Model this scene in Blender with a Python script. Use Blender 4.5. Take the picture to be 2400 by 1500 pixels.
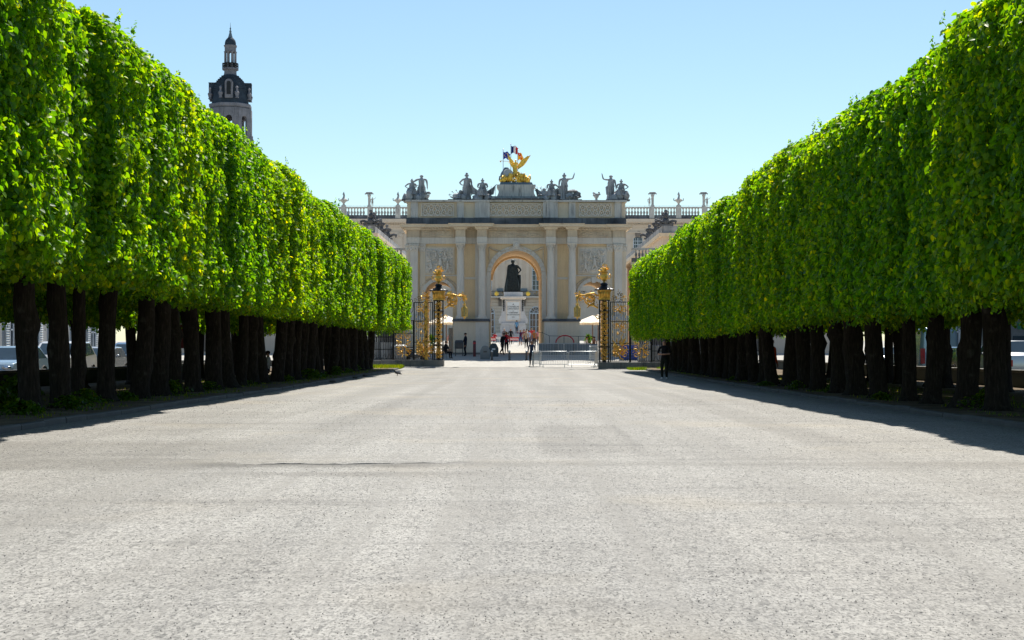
import bpy, bmesh, math, random
import numpy as np
from mathutils import Vector, Matrix, noise

R = math.radians
scene = bpy.context.scene
for o in list(bpy.data.objects):
    bpy.data.objects.remove(o)
C = scene.collection

# ------------------------------------------------------------------ camera
F = 3600.0            # focal length in photo pixels (2400 wide)
VX, VY = 1215.0, 813.0  # vanishing point of the avenue in photo pixels
EYE = 1.30
cam_d = bpy.data.cameras.new('camera')
cam_d.sensor_width = 36.0
cam_d.lens = 36.0 * F / 2400.0
cam_d.shift_x = (1200 - VX) / 2400.0
cam_d.shift_y = (VY - 750) / 2400.0
cam_d.clip_end = 5000
cam = bpy.data.objects.new('camera', cam_d)
cam.location = (0, 0, EYE)
cam.rotation_euler = (R(90), 0, 0)
C.objects.link(cam)
scene.camera = cam
scene.render.resolution_x, scene.render.resolution_y = 1024, 640

# ------------------------------------------------------------------ light
SUN_EL, SUN_AZ = 58.5, 12.0     # azimuth: degrees to the right of the avenue's axis
w = bpy.data.worlds.new('World')
scene.world = w
w.use_nodes = True
nt = w.node_tree
sky = nt.nodes.new('ShaderNodeTexSky')
sky.sky_type = 'NISHITA'
sky.sun_disc = False
sky.sun_elevation = R(SUN_EL)
sky.sun_rotation = R(SUN_AZ)
sky.altitude = 200
sky.air_density = 1.0
sky.dust_density = 0.35
sky.ozone_density = 1.2
bg = nt.nodes['Background']
bg.inputs['Strength'].default_value = 0.075
tint = nt.nodes.new('ShaderNodeMix'); tint.data_type = 'RGBA'; tint.blend_type = 'MULTIPLY'
tint.inputs[0].default_value = 1.0; tint.inputs[7].default_value = (.90, .99, .95, 1)   # the camera's cyan rendering of the whole sky
nt.links.new(sky.outputs[0], tint.inputs[6]); nt.links.new(tint.outputs[2], bg.inputs['Color'])
sun_d = bpy.data.lights.new('sun', 'SUN')
sun_d.energy = 4.2
sun_d.angle = R(0.53)
sun_d.color = (1.0, 0.95, 0.86)
sun = bpy.data.objects.new('sun', sun_d)
sd = Vector((math.sin(R(SUN_AZ)) * math.cos(R(SUN_EL)), math.cos(R(SUN_AZ)) * math.cos(R(SUN_EL)), math.sin(R(SUN_EL))))
sun.rotation_euler = sd.to_track_quat('Z', 'Y').to_euler()
sun.location = (20, 60, 80)
C.objects.link(sun)
vs = scene.view_settings
vs.view_transform = 'Standard'
vs.look = 'None'
vs.gamma = 1.0
vs.use_curve_mapping = False
vs.exposure = 0.92

# ------------------------------------------------------------------ ground profile and pixel helpers
_H = [(-60, 1.30), (24, 1.30), (36, 1.35), (48, 1.41), (66, 1.46), (85, 1.48), (97, 1.47), (102, 1.44), (106, 1.34), (112, .92),
      (116, .66), (119, .52), (128, .42), (150, .12), (180, -.42), (195, -.72), (215, -.85), (260, -.95), (3000, -.95)]
_hd = np.array([a for a, b in _H]); _hh = np.array([b for a, b in _H])
def g(d):
    return EYE - float(np.interp(d, _hd, _hh))
def px(x, d):
    return (x - VX) * d / F
def pz(y, d):
    return EYE + (VY - y) * d / F

rnd = random.Random(7)
ORD = ('first second third fourth fifth sixth seventh eighth ninth tenth eleventh twelfth thirteenth fourteenth fifteenth sixteenth '
       'seventeenth eighteenth nineteenth twentieth').split()
for tens in ('twenty', 'thirty', 'forty'):
    if tens != 'twenty':
        ORD.append(tens[:-1] + 'ieth')
    ORD += [tens + '-' + o for o in ORD[:9]]

# ------------------------------------------------------------------ mesh helpers
class MB:
    def __init__(self):
        self.v = []; self.f = []; self.m = []; self.cur = 0
    def add(self, verts, faces):
        n = len(self.v)
        self.v += [tuple(p) for p in verts]
        for f in faces:
            self.f.append(tuple(i + n for i in f)); self.m.append(self.cur)
        return n
    def box(self, x0, x1, y0, y1, z0, z1):
        return self.add([(x0,y0,z0),(x1,y0,z0),(x1,y1,z0),(x0,y1,z0),(x0,y0,z1),(x1,y0,z1),(x1,y1,z1),(x0,y1,z1)],
                 [(0,3,2,1),(4,5,6,7),(0,1,5,4),(1,2,6,5),(2,3,7,6),(3,0,4,7)])
    def taper(self, x0, x1, y0, y1, z0, z1, dx, dy):
        """box whose top is inset by dx, dy (negative flares)"""
        return self.add([(x0,y0,z0),(x1,y0,z0),(x1,y1,z0),(x0,y1,z0),(x0+dx,y0+dy,z1),(x1-dx,y0+dy,z1),(x1-dx,y1-dy,z1),(x0+dx,y1-dy,z1)],
                 [(0,3,2,1),(4,5,6,7),(0,1,5,4),(1,2,6,5),(2,3,7,6),(3,0,4,7)])
    def prism(self, poly, a0, a1, plane='xz'):
        """poly of 2-D points extruded along the third axis from a0 to a1"""
        def P(p, a):
            return {'xz': (p[0], a, p[1]), 'yz': (a, p[0], p[1]), 'xy': (p[0], p[1], a)}[plane]
        n = len(poly)
        vs_ = [P(p, a0) for p in poly] + [P(p, a1) for p in poly]
        fs = [tuple(range(n)), tuple(range(2*n-1, n-1, -1))]
        fs += [(i, i+n, (i+1) % n + n, (i+1) % n) for i in range(n)]
        return self.add(vs_, fs)
    def lathe(self, prof, c=(0,0,0), seg=12, a0=0.0, a1=2*math.pi, fr=None, sx=1.0, sy=1.0):
        """prof: (radius, z) list; fr(angle, k) scales the radius"""
        full = abs(a1 - a0 - 2*math.pi) < 1e-6
        na = seg if full else seg + 1
        vs_, fs = [], []
        for k, (r, z) in enumerate(prof):
            for i in range(na):
                a = a0 + (a1-a0) * i / seg
                rr = r * (fr(a, k) if fr else 1.0)
                vs_.append((c[0] + rr*math.cos(a)*sx, c[1] + rr*math.sin(a)*sy, c[2] + z))
        for k in range(len(prof)-1):
            for i in range(seg):
                j = (i+1) % na
                fs.append((k*na+i, k*na+j, (k+1)*na+j, (k+1)*na+i))
        if full:
            fs.append(tuple(range(na-1, -1, -1)))
            fs.append(tuple(range((len(prof)-1)*na, len(prof)*na)))
        return self.add(vs_, fs)
    def tube(self, pts, r, seg=6, cap=True):
        pts = [Vector(p) for p in pts]
        n = len(pts)
        rs = r if isinstance(r, (list, tuple)) else [r]*n
        vs_, fs = [], []
        up = Vector((0,0,1))
        t0 = (pts[1]-pts[0]).normalized()
        if abs(t0.dot(up)) > .9: up = Vector((1,0,0))
        u = t0.cross(up).normalized()
        for i, p in enumerate(pts):
            t = (pts[min(i+1, n-1)] - pts[max(i-1, 0)])
            t = t.normalized() if t.length > 1e-9 else t0
            u = (u - t*u.dot(t))
            u = u.normalized() if u.length > 1e-6 else t.orthogonal().normalized()
            v = t.cross(u)
            for k in range(seg):
                a = 2*math.pi*k/seg
                vs_.append(p + (u*math.cos(a) + v*math.sin(a))*rs[i])
        for i in range(n-1):
            for k in range(seg):
                j = (k+1) % seg
                fs.append((i*seg+k, i*seg+j, (i+1)*seg+j, (i+1)*seg+k))
        if cap:
            fs.append(tuple(range(seg-1, -1, -1)))
            fs.append(tuple(range((n-1)*seg, n*seg)))
        return self.add(vs_, fs)
    def ball(self, c, r, seg=8, rings=6, lump=0.0, seed=0):
        rx, ry, rz = r if isinstance(r, (tuple, list)) else (r, r, r)
        vs_, fs = [(c[0], c[1], c[2]-rz)], []
        for i in range(1, rings):
            th = math.pi*i/rings
            for k in range(seg):
                a = 2*math.pi*k/seg
                d = Vector((math.sin(th)*math.cos(a), math.sin(th)*math.sin(a), -math.cos(th)))
                s = 1 + lump*noise.noise(d*2.3 + Vector((seed*7.1, seed*3.3, 0))) if lump else 1
                vs_.append((c[0]+d.x*rx*s, c[1]+d.y*ry*s, c[2]+d.z*rz*s))
        vs_.append((c[0], c[1], c[2]+rz))
        for k in range(seg):
            fs.append((0, 1+(k+1) % seg, 1+k))
            for i in range(rings-2):
                a = 1+i*seg
                fs.append((a+k, a+(k+1) % seg, a+seg+(k+1) % seg, a+seg+k))
            a = 1+(rings-2)*seg
            fs.append((a+k, a+(k+1) % seg, len(vs_)-1))
        return self.add(vs_, fs)
    def merge(self, other, M=None):
        n = len(self.v)
        for p in other.v:
            self.v.append(tuple(M @ Vector(p)) if M is not None else p)
        for f, m in zip(other.f, other.m):
            self.f.append(tuple(i+n for i in f)); self.m.append(m)
    def xf(self, M, start=0):
        for i in range(start, len(self.v)):
            self.v[i] = tuple(M @ Vector(self.v[i]))
    def mesh(self, name, mats, smooth=None):
        me = bpy.data.meshes.new(name)
        me.from_pydata(self.v, [], self.f)
        for m in (mats if isinstance(mats, (list, tuple)) else [mats]):
            me.materials.append(m)
        if any(self.m):
            me.polygons.foreach_set('material_index', self.m)
        bm = bmesh.new(); bm.from_mesh(me)
        bmesh.ops.recalc_face_normals(bm, faces=bm.faces)
        bm.to_mesh(me); bm.free()
        if smooth is not None:
            me.polygons.foreach_set('use_smooth', [True]*len(me.polygons))
            if smooth < 179:
                me.set_sharp_from_angle(angle=R(smooth))
        me.update()
        return me
    def build(self, name, mats, parent=None, smooth=None, loc=None, rotz=0.0):
        return link(name, self.mesh(name, mats, smooth), parent, loc, rotz)

def link(name, me, parent=None, loc=None, rotz=0.0):
    o = bpy.data.objects.new(name, me)
    C.objects.link(o)
    if parent is not None: o.parent = parent
    if loc is not None: o.location = loc
    if rotz: o.rotation_euler = (0, 0, rotz)
    return o
def tag(o, label=None, cat=None, group=None, kind=None):
    if label: o['label'] = label
    if cat: o['category'] = cat
    if group: o['group'] = group
    if kind: o['kind'] = kind
    return o
def empty(name, loc, label=None, cat=None, group=None, rotz=0.0, kind=None):
    o = bpy.data.objects.new(name, None)
    o.empty_display_size = .3
    C.objects.link(o)
    o.location = loc
    o.rotation_euler = (0, 0, rotz)
    return tag(o, label, cat, group, kind)
def copy_tree(o, parent=None):
    c = o.copy(); C.objects.link(c); c.parent = parent
    for ch in o.children:
        copy_tree(ch, c)
    return c
def bevel(o, width=.02, seg=2):
    m = o.modifiers.new('bevel', 'BEVEL'); m.width = width; m.segments = seg; m.limit_method = 'ANGLE'
    return o

# ------------------------------------------------------------------ materials
def new_mat(name):
    m = bpy.data.materials.new(name); m.use_nodes = True
    return m, m.node_tree, m.node_tree.nodes['Principled BSDF']
def N(nt, t, **kw):
    n = nt.nodes.new('ShaderNode' + t)
    for k, v in kw.items():
        if k in n.inputs.keys(): n.inputs[k].default_value = v
        else: setattr(n, k, v)
    return n
def ramp(nt, fac, stops):
    r = nt.nodes.new('ShaderNodeValToRGB')
    el = r.color_ramp.elements
    while len(el) < len(stops): el.new(.5)
    for e, (p, c) in zip(el, stops):
        e.position = p
        e.color = (c, c, c, 1) if isinstance(c, (int, float)) else (*c, 1)
    nt.links.new(fac, r.inputs[0])
    return r.outputs[0]
def mixc(nt, fac, a, b, blend='MIX'):
    n = nt.nodes.new('ShaderNodeMix'); n.data_type = 'RGBA'; n.blend_type = blend
    for inp, v in ((n.inputs[0], fac), (n.inputs[6], a), (n.inputs[7], b)):
        if hasattr(v, 'links') or hasattr(v, 'is_linked'): nt.links.new(v, inp)
        elif isinstance(v, (int, float)): inp.default_value = v
        else: inp.default_value = (*v, 1)
    return n.outputs[2]
def coords(nt, scale=(1,1,1), kind='Object'):
    tc = nt.nodes.new('ShaderNodeTexCoord'); mp = nt.nodes.new('ShaderNodeMapping')
    mp.inputs['Scale'].default_value = scale
    nt.links.new(tc.outputs[kind], mp.inputs[0])
    return mp.outputs[0]
def noise_tex(nt, vec, scale, detail=4, rough=.55):
    n = N(nt, 'TexNoise', Scale=scale, Detail=detail, Roughness=rough)
    nt.links.new(vec, n.inputs['Vector'])
    return n.outputs['Fac']
def bump(nt, bsdf, h, strength=.3, dist=.02):
    b = N(nt, 'Bump', Strength=strength, Distance=dist)
    nt.links.new(h, b.inputs['Height']); nt.links.new(b.outputs[0], bsdf.inputs['Normal'])

def stone(name, col, dark=None, stain=.0, rough=.85, grain=8.0, bstr=.25, streak=.0):
    """weathered stone: tone patches, fine grain, optional soot stains that run down"""
    m, nt, b = new_mat(name)
    v = coords(nt)
    big = noise_tex(nt, v, .7, 5)
    fine = noise_tex(nt, v, grain*4, 4, .7)
    dk = dark or tuple(c*.62 for c in col)
    c = mixc(nt, ramp(nt, big, [(.32, 0), (.68, 1)]), dk, col)
    c = mixc(nt, .22, c, ramp(nt, fine, [(.3, .25), (.7, 1.0)]), 'MULTIPLY')
    if stain:
        vs_ = coords(nt, (2.6, 2.6, .35))
        st = noise_tex(nt, vs_, 1.3, 6, .65)
        c = mixc(nt, ramp(nt, st, [(.62-.34*stain, 0), (.82-.2*stain, 1)]), c, (.045, .047, .05))
    if streak:
        vs_ = coords(nt, (9, 9, .8))
        st = noise_tex(nt, vs_, 1.0, 3, .6)
        c = mixc(nt, ramp(nt, st, [(.5, 0), (.75, streak)]), c, tuple(x*.3 for x in col))
    nt.links.new(c, b.inputs['Base Color'])
    b.inputs['Roughness'].default_value = rough
    b.inputs['Specular IOR Level'].default_value = .25
    bump(nt, b, fine, bstr, .015)
    return m
def plain(name, col, rough=.5, metal=0.0, var=.12, spec=.5, scale=6.0):
    m, nt, b = new_mat(name)
    f = noise_tex(nt, coords(nt), scale, 4)
    c = mixc(nt, ramp(nt, f, [(.3, 0), (.7, 1)]), tuple(x*(1-var*2) for x in col), tuple(min(1, x*(1+var)) for x in col))
    nt.links.new(c, b.inputs['Base Color'])
    b.inputs['Roughness'].default_value = rough
    b.inputs['Metallic'].default_value = metal
    b.inputs['Specular IOR Level'].default_value = spec
    return m

M = {}
M['pale'] = stone('pale_stone', (.80, .72, .62), (.70, .63, .55), streak=.25)
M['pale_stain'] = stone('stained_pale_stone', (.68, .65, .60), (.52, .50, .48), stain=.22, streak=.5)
M['ochre'] = stone('ochre_stone', (.90, .67, .40), (.82, .61, .38), streak=.18)
M['ochre_pale'] = stone('pale_ochre_stone', (.84, .70, .53), (.74, .62, .47), streak=.2)
M['frieze'] = stone('carved_frieze_stone', (.78, .64, .47), (.56, .44, .32), streak=.3)
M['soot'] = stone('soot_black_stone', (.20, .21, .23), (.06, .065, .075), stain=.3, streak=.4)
M['statue'] = stone('weathered_statue_stone', (.60, .60, .60), (.30, .32, .35), stain=.5, streak=.4, grain=5)
M['hall'] = stone('town_hall_stone', (.74, .63, .52), (.66, .56, .46), streak=.15)
M['hall_dark'] = stone('dark_joint_stone', (.26, .22, .19))
M['beige'] = stone('beige_render', (.50, .44, .36), (.42, .37, .31))
M['white_render'] = stone('white_render', (.62, .61, .58), (.52, .51, .50))
M['plinth'] = stone('grey_plinth_stone', (.30, .28, .25), (.17, .16, .14), stain=.25, streak=.5)
M['monument'] = stone('white_marble_monument', (.66, .66, .66), (.52, .53, .54), streak=.2)
M['plaque'] = stone('pale_plaque_marble', (.74, .77, .77), (.68, .71, .71))
M['tower'] = stone('tower_stone', (.27, .27, .30), (.18, .185, .21), stain=.25, streak=.4)
M['slate'] = stone('dark_slate', (.055, .08, .11), (.03, .045, .065), streak=.3)
M['lead'] = plain('blue_grey_lead', (.14, .19, .23), .5)
M['bronze'] = plain('black_green_bronze', (.025, .028, .026), .45, .6, .3)
M['iron'] = plain('black_iron', (.012, .013, .015), .45, .3, .2)
M['steel'] = plain('galvanised_steel', (.55, .57, .58), .35, .85, .1)
M['dark_steel'] = plain('dark_painted_steel', (.06, .065, .07), .45, .2)
M['white'] = plain('white_paint', (.78, .78, .76), .45)
M['frame_white'] = plain('pale_window_paint', (.62, .68, .74), .5)
M['blue_tarp'] = plain('blue_plastic', (.02, .06, .32), .5)
M['blue_roof'] = plain('blue_cladding', (.10, .22, .38), .6)
M['canvas'] = plain('cream_canvas', (.78, .74, .66), .9)
M['grey_plastic'] = plain('grey_plastic', (.20, .215, .23), .55)
M['concrete'] = stone('grey_concrete', (.22, .26, .28), (.16, .19, .21))
M['concrete_dark'] = stone('dark_concrete', (.10, .12, .12), (.07, .085, .085))
M['red'] = plain('red_paint', (.55, .02, .03), .5)
M['wood'] = plain('brown_wood', (.16, .08, .04), .7)
M['rubber'] = plain('black_rubber', (.015, .015, .015), .8)
M['chrome'] = plain('bright_chrome', (.8, .8, .8), .12, 1.0, .02)
M['tail'] = plain('red_tail_lamp', (.5, .01, .01), .2)

def glass_mat(name, col=(.02, .03, .045), rough=.06):
    m, nt, b = new_mat(name)
    f = noise_tex(nt, coords(nt), 1.3, 2)
    nt.links.new(mixc(nt, f, tuple(c*.6 for c in col), tuple(c*1.5 for c in col)), b.inputs['Base Color'])
    b.inputs['Roughness'].default_value = rough
    b.inputs['Specular IOR Level'].default_value = .7
    bump(nt, b, f, .08, .2)
    return m
M['glass'] = glass_mat('dark_window_glass')
M['car_glass'] = glass_mat('car_glass', (.03, .05, .07), .03)
def lantern_glass():
    m, nt, b = new_mat('lantern_glass')
    f = noise_tex(nt, coords(nt), 5, 2)
    nt.links.new(mixc(nt, f, (.5, .42, .16), (.7, .62, .28)), b.inputs['Base Color'])
    b.inputs['Roughness'].default_value = .15
    b.inputs['Transmission Weight'].default_value = .6
    return m
M['lantern_glass'] = lantern_glass()
def gold(name, col, dark, amount, rough=.34):
    m, nt, b = new_mat(name)
    f = noise_tex(nt, coords(nt), 3.2, 6, .65)
    r = ramp(nt, f, [(.5-amount*.4, 0), (.64-amount*.3, 1)])
    nt.links.new(mixc(nt, r, dark, col), b.inputs['Base Color'])
    b.inputs['Metallic'].default_value = .45
    b.inputs['Roughness'].default_value = rough
    bump(nt, b, f, .25, .02)
    return m
M['gold'] = gold('gilt_iron', (.95, .56, .10), (.40, .22, .04), .35)
M['gold_dark'] = gold('worn_gilt_iron', (.80, .46, .08), (.06, .04, .02), .2)
M['gold_bright'] = gold('bright_gilt_lead', (1.0, .62, .08), (.42, .34, .12), .42, .42)
def paint(name, col):
    m, nt, b = new_mat(name)
    f = noise_tex(nt, coords(nt), 2.0, 3)
    nt.links.new(mixc(nt, f, tuple(c*.85 for c in col), col), b.inputs['Base Color'])
    b.inputs['Roughness'].default_value = .25
    b.inputs['Metallic'].default_value = .3
    b.inputs['Coat Weight'].default_value = 1.0
    b.inputs['Coat Roughness'].default_value = .04
    return m
def cloth(name, col, rough=.9):
    return plain(name, col, rough, 0, .15, .15, 14.0)

def bark():
    m, nt, b = new_mat('linden_bark')
    v = coords(nt, (1, 1, .16))
    a = noise_tex(nt, v, 26, 6, .7)
    s = noise_tex(nt, coords(nt), 3.0, 4)
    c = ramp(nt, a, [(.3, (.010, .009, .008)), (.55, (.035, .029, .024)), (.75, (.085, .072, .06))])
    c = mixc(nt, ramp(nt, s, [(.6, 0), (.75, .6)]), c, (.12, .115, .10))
    nt.links.new(c, b.inputs['Base Color'])
    b.inputs['Roughness'].default_value = .95
    b.inputs['Specular IOR Level'].default_value = .15
    bump(nt, b, a, .9, .05)
    return m
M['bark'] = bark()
def leaf_mat(name, hue=0.0, trans=.55, dim=1.0):
    m, nt, b = new_mat(name)
    at = N(nt, 'Attribute', attribute_name='tint')
    oi = nt.nodes.new('ShaderNodeObjectInfo')
    c = ramp(nt, at.outputs['Fac'], [(0, tuple(q*dim for q in (.028+hue*.02, .105, .006))), (.4, tuple(q*dim for q in (.064+hue*.03, .185, .005))), (.78, tuple(q*dim for q in (.15+hue*.05, .28, .004))), (1, tuple(q*dim for q in (.33+hue*.06, .38, .004)))])
    mul = ramp(nt, oi.outputs['Random'], [(0, (.82, .92, 1.0)), (.5, (1, 1, 1)), (1, (1.22, 1.06, .85))])
    c = mixc(nt, 1.0, c, mul, 'MULTIPLY')
    nt.links.new(c, b.inputs['Base Color'])
    b.inputs['Roughness'].default_value = .46
    b.inputs['Specular IOR Level'].default_value = .24
    tr = nt.nodes.new('ShaderNodeBsdfTranslucent')
    tc = mixc(nt, 1.0, c, (3.7, 2.8, .5), 'MULTIPLY')
    nt.links.new(tc, tr.inputs['Color'])
    mx = nt.nodes.new('ShaderNodeMixShader'); mx.inputs[0].default_value = trans
    nt.links.new(b.outputs[0], mx.inputs[1]); nt.links.new(tr.outputs[0], mx.inputs[2])
    nt.links.new(mx.outputs[0], nt.nodes['Material Output'].inputs['Surface'])
    return m
M['leaf'] = leaf_mat('linden_leaf')
M['weed'] = leaf_mat('weed_leaf', 0, .4, .5)
M['grass'] = leaf_mat('grass_blade', .3, .4, .6)

def gravel(name, seam=None):
    """pale worn asphalt: fine stone speckle, tyre-polished streaks along the avenue, darker scuffs across it"""
    m, nt, b = new_mat(name)
    v = coords(nt)
    base = noise_tex(nt, v, .35, 5, .6)
    c = ramp(nt, base, [(.3, (.228, .214, .191)), (.5, (.25, .238, .216)), (.7, (.272, .26, .238))])
    vl = coords(nt, (.55, .02, 1))
    lanes = noise_tex(nt, vl, 1.6, 5, .6)
    c = mixc(nt, .75, c, ramp(nt, lanes, [(.32, .72), (.5, .93), (.64, 1.13)]), 'MULTIPLY')
    vc = coords(nt, (.14, 1.1, 1))
    scuff = noise_tex(nt, vc, 1.1, 6, .7)
    c = mixc(nt, ramp(nt, scuff, [(.53, 0), (.72, .75)]), c, (.13, .122, .11))
    f1 = noise_tex(nt, coords(nt, (1, .42, 1)), 62, 4, .75)      # stones dragged out along the traffic
    c = mixc(nt, .8, c, ramp(nt, f1, [(.38, .2), (.48, .9), (.6, 1.25)]), 'MULTIPLY')
    vo = N(nt, 'TexVoronoi', Scale=34.0); nt.links.new(coords(nt, (1, .45, 1)), vo.inputs['Vector'])
    sp = ramp(nt, vo.outputs['Color'], [(.0, .12), (.25, .8), (.5, 1.0), (1.0, 1.25)])
    c = mixc(nt, .65, c, sp, 'MULTIPLY')
    vt = coords(nt, (1.6, .012, 1))          # narrow wheel tracks
    trk = noise_tex(nt, vt, 1.3, 3, .5)
    c = mixc(nt, ramp(nt, trk, [(.52, 0), (.62, .45), (.7, .1)]), c, (.19, .178, .158))
    wv = coords(nt, (.05, .9, 1))            # fine cracks across
    ck = noise_tex(nt, wv, 1.7, 8, .75)
    ckr = ramp(nt, ck, [(.494, 0), (.5, .6), (.506, 0)])
    c = mixc(nt, ckr, c, (.10, .093, .085))
    brown = noise_tex(nt, v, .22, 3)
    c = mixc(nt, ramp(nt, brown, [(.54, 0), (.72, .35)]), c, (.30, .25, .17))
    if seam:        # worn dark gravel along the resurfacing joint, and a darker repair strip beyond it
        sep = nt.nodes.new('ShaderNodeSeparateXYZ'); nt.links.new(v, sep.inputs[0])
        wob = noise_tex(nt, v, 1.1, 5, .65)
        def line(out, lo, hi, fade):
            n1 = N(nt, 'Math', operation='MULTIPLY_ADD'); n1.inputs[1].default_value = 1.0
            nt.links.new(out, n1.inputs[0])
            wv2 = N(nt, 'Math', operation='MULTIPLY'); wv2.inputs[1].default_value = fade*1.6; nt.links.new(wob, wv2.inputs[0]); nt.links.new(wv2.outputs[0], n1.inputs[2])
            m1 = N(nt, 'MapRange', interpolation_type='SMOOTHSTEP'); m1.inputs[1].default_value = lo+fade*.8-fade*.5; m1.inputs[2].default_value = lo+fade*.8+fade*.5
            m2 = N(nt, 'MapRange', interpolation_type='SMOOTHSTEP'); m2.inputs[1].default_value = hi+fade*.8-fade*.5; m2.inputs[2].default_value = hi+fade*.8+fade*.5
            nt.links.new(n1.outputs[0], m1.inputs[0]); nt.links.new(n1.outputs[0], m2.inputs[0])
            d_ = N(nt, 'Math', operation='SUBTRACT'); nt.links.new(m1.outputs[0], d_.inputs[0]); nt.links.new(m2.outputs[0], d_.inputs[1])
            return d_.outputs[0]
        for (ylo, yhi, fy, xlo, xhi, fx, amt) in seam:
            k_ = N(nt, 'Math', operation='MULTIPLY'); nt.links.new(line(sep.outputs[1], ylo, yhi, fy), k_.inputs[0]); nt.links.new(line(sep.outputs[0], xlo, xhi, fx), k_.inputs[1])
            k2 = N(nt, 'Math', operation='MULTIPLY'); k2.inputs[1].default_value = amt; nt.links.new(k_.outputs[0], k2.inputs[0])
            c = mixc(nt, k2.outputs[0], c, mixc(nt, 1.0, c, (.38, .36, .33), 'MULTIPLY'))
    nt.links.new(c, b.inputs['Base Color'])
    b.inputs['Roughness'].default_value = .7
    b.inputs['Specular IOR Level'].default_value = .35
    h = mixc(nt, .5, f1, vo.outputs['Distance'])
    bump(nt, b, h, .55, .012)
    return m
M['avenue_near'] = gravel('coarse_pale_asphalt', [(16.75, 17.5, .45, -3.6, -.9, .8, .75), (16.9, 17.5, .35, -1.2, 7.5, .6, .3), (15.6, 16.1, .4, -3.2, -.5, 1.2, .4), (16.2, 18.5, .9, -8.5, -3.4, 1.2, .45)])
M['avenue'] = gravel('worn_pale_asphalt', [(18.6, 25.5, 1.5, .28, 1.6, .12, .35), (18.2, 21.0, 1.2, -8.5, -3.6, 1.2, .4), (22.0, 31, 2, -6.2, -4.6, .5, .22), (20, 60, 6, 3.8, 4.6, .4, .22), (24, 70, 6, -3.3, -2.7, .3, .22)])
def earth(name, a, b_, c_):
    m, nt, b = new_mat(name)
    v = coords(nt)
    n1 = noise_tex(nt, v, 1.2, 6, .65); n2 = noise_tex(nt, v, 25, 4, .7)
    c = ramp(nt, n1, [(.3, a), (.5, b_), (.7, c_)])
    c = mixc(nt, .6, c, ramp(nt, n2, [(.3, .4), (.7, 1.1)]), 'MULTIPLY')
    nt.links.new(c, b.inputs['Base Color']); b.inputs['Roughness'].default_value = .95
    b.inputs['Specular IOR Level'].default_value = .1
    bump(nt, b, n2, .7, .03)
    return m
M['earth'] = earth('verge_earth', (.10, .075, .05), (.17, .13, .09), (.24, .19, .13))
M['ground'] = earth('town_ground', (.16, .15, .14), (.2, .19, .18), (.24, .23, .21))
M['asphalt'] = earth('side_street_asphalt', (.06, .06, .06), (.08, .08, .08), (.11, .11, .105))
M['paving'] = earth('pale_plaza_paving', (.42, .40, .36), (.47, .45, .41), (.52, .50, .46))
M['kerb'] = stone('kerb_granite', (.17, .168, .165), (.10, .10, .098), streak=.2)

# ================================================================== the setting: ground, avenue, kerbs, verges
KL, KR = -7.7, 7.9          # road-side faces of the two kerbs
GATE_L, GATE_R = 106.0, 101.5

def strip(name, x0, x1, y0, y1, dz, mat, step=2.0, nx=1, skirt=0.0, front=None, kind='structure', bumpy=0.0):
    ys = sorted(set([y0, y1] + [y for y in _hd if y0 < y < y1] + list(np.arange(y0, y1, step))))
    mb = MB()
    nx1 = nx + 1
    vs_ = []
    for r, y in enumerate(ys):
        for i in range(nx1):
            x = x0 + (x1-x0)*i/nx
            yy = y + (front(x) if (front and r == 0) else 0)
            z = g(yy) + dz
            if front and r == 0: z += lip(x)
            if bumpy: z += bumpy*noise.noise(Vector((x*.7, yy*.7, 3.1)))
            vs_.append((x, yy, z))
    fs = [(r*nx1+i, r*nx1+i+1, (r+1)*nx1+i+1, (r+1)*nx1+i) for r in range(len(ys)-1) for i in range(nx)]
    if skirt:
        n = len(vs_)
        vs_ += [(vs_[i][0], vs_[i][1]-.01, vs_[i][2]-skirt) for i in range(nx1)]
        fs += [(n+i, n+i+1, i+1, i) for i in range(nx)]
    mb.add(vs_, fs)
    o = mb.build(name, mat)
    return tag(o, kind=kind)

strip('ground', -900, 900, -60, 1800, -.05, M['ground'], 400)
strip('avenue_near', KL-.02, KR+.02, -55, 18.6, -.012, M['avenue_near'], 3)
def seam(x):
    return .16*math.sin(x*.9+1)+.11*noise.noise(Vector((x*1.3, 0, 0)))+.05*noise.noise(Vector((x*6, 2, 0))) + (.9*max(0, -x-3.2)*.25)
def lip(x):
    n = noise.noise(Vector((x*1.7, 5, 0)))
    n2 = noise.noise(Vector((x*7, 9, 0)))
    return -.030 + .019*math.exp(-((x+2.0)/1.2)**4)*(1+.8*n+.6*n2)
strip('avenue', KL-.02, KR+.02, 17.3, 104.6, .008, M['avenue'], 2, 160, skirt=.03, front=seam)
strip('plaza', -70, 70, 104.6, 420, .0, M['paving'], 4)
strip('verge_left', -16.2, KL-.14, -55, 104.55, .085, M['earth'], 2, 14, bumpy=.03)
strip('verge_right', KR+.14, 16.2, -55, 100.2, .085, M['earth'], 2, 14, bumpy=.03)
strip('side_street_left', -26, -16.6, -55, 104.5, .0, M['asphalt'], 4)
strip('side_street_right', 16.6, 26, -55, 104.5, .0, M['asphalt'], 4)

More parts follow.
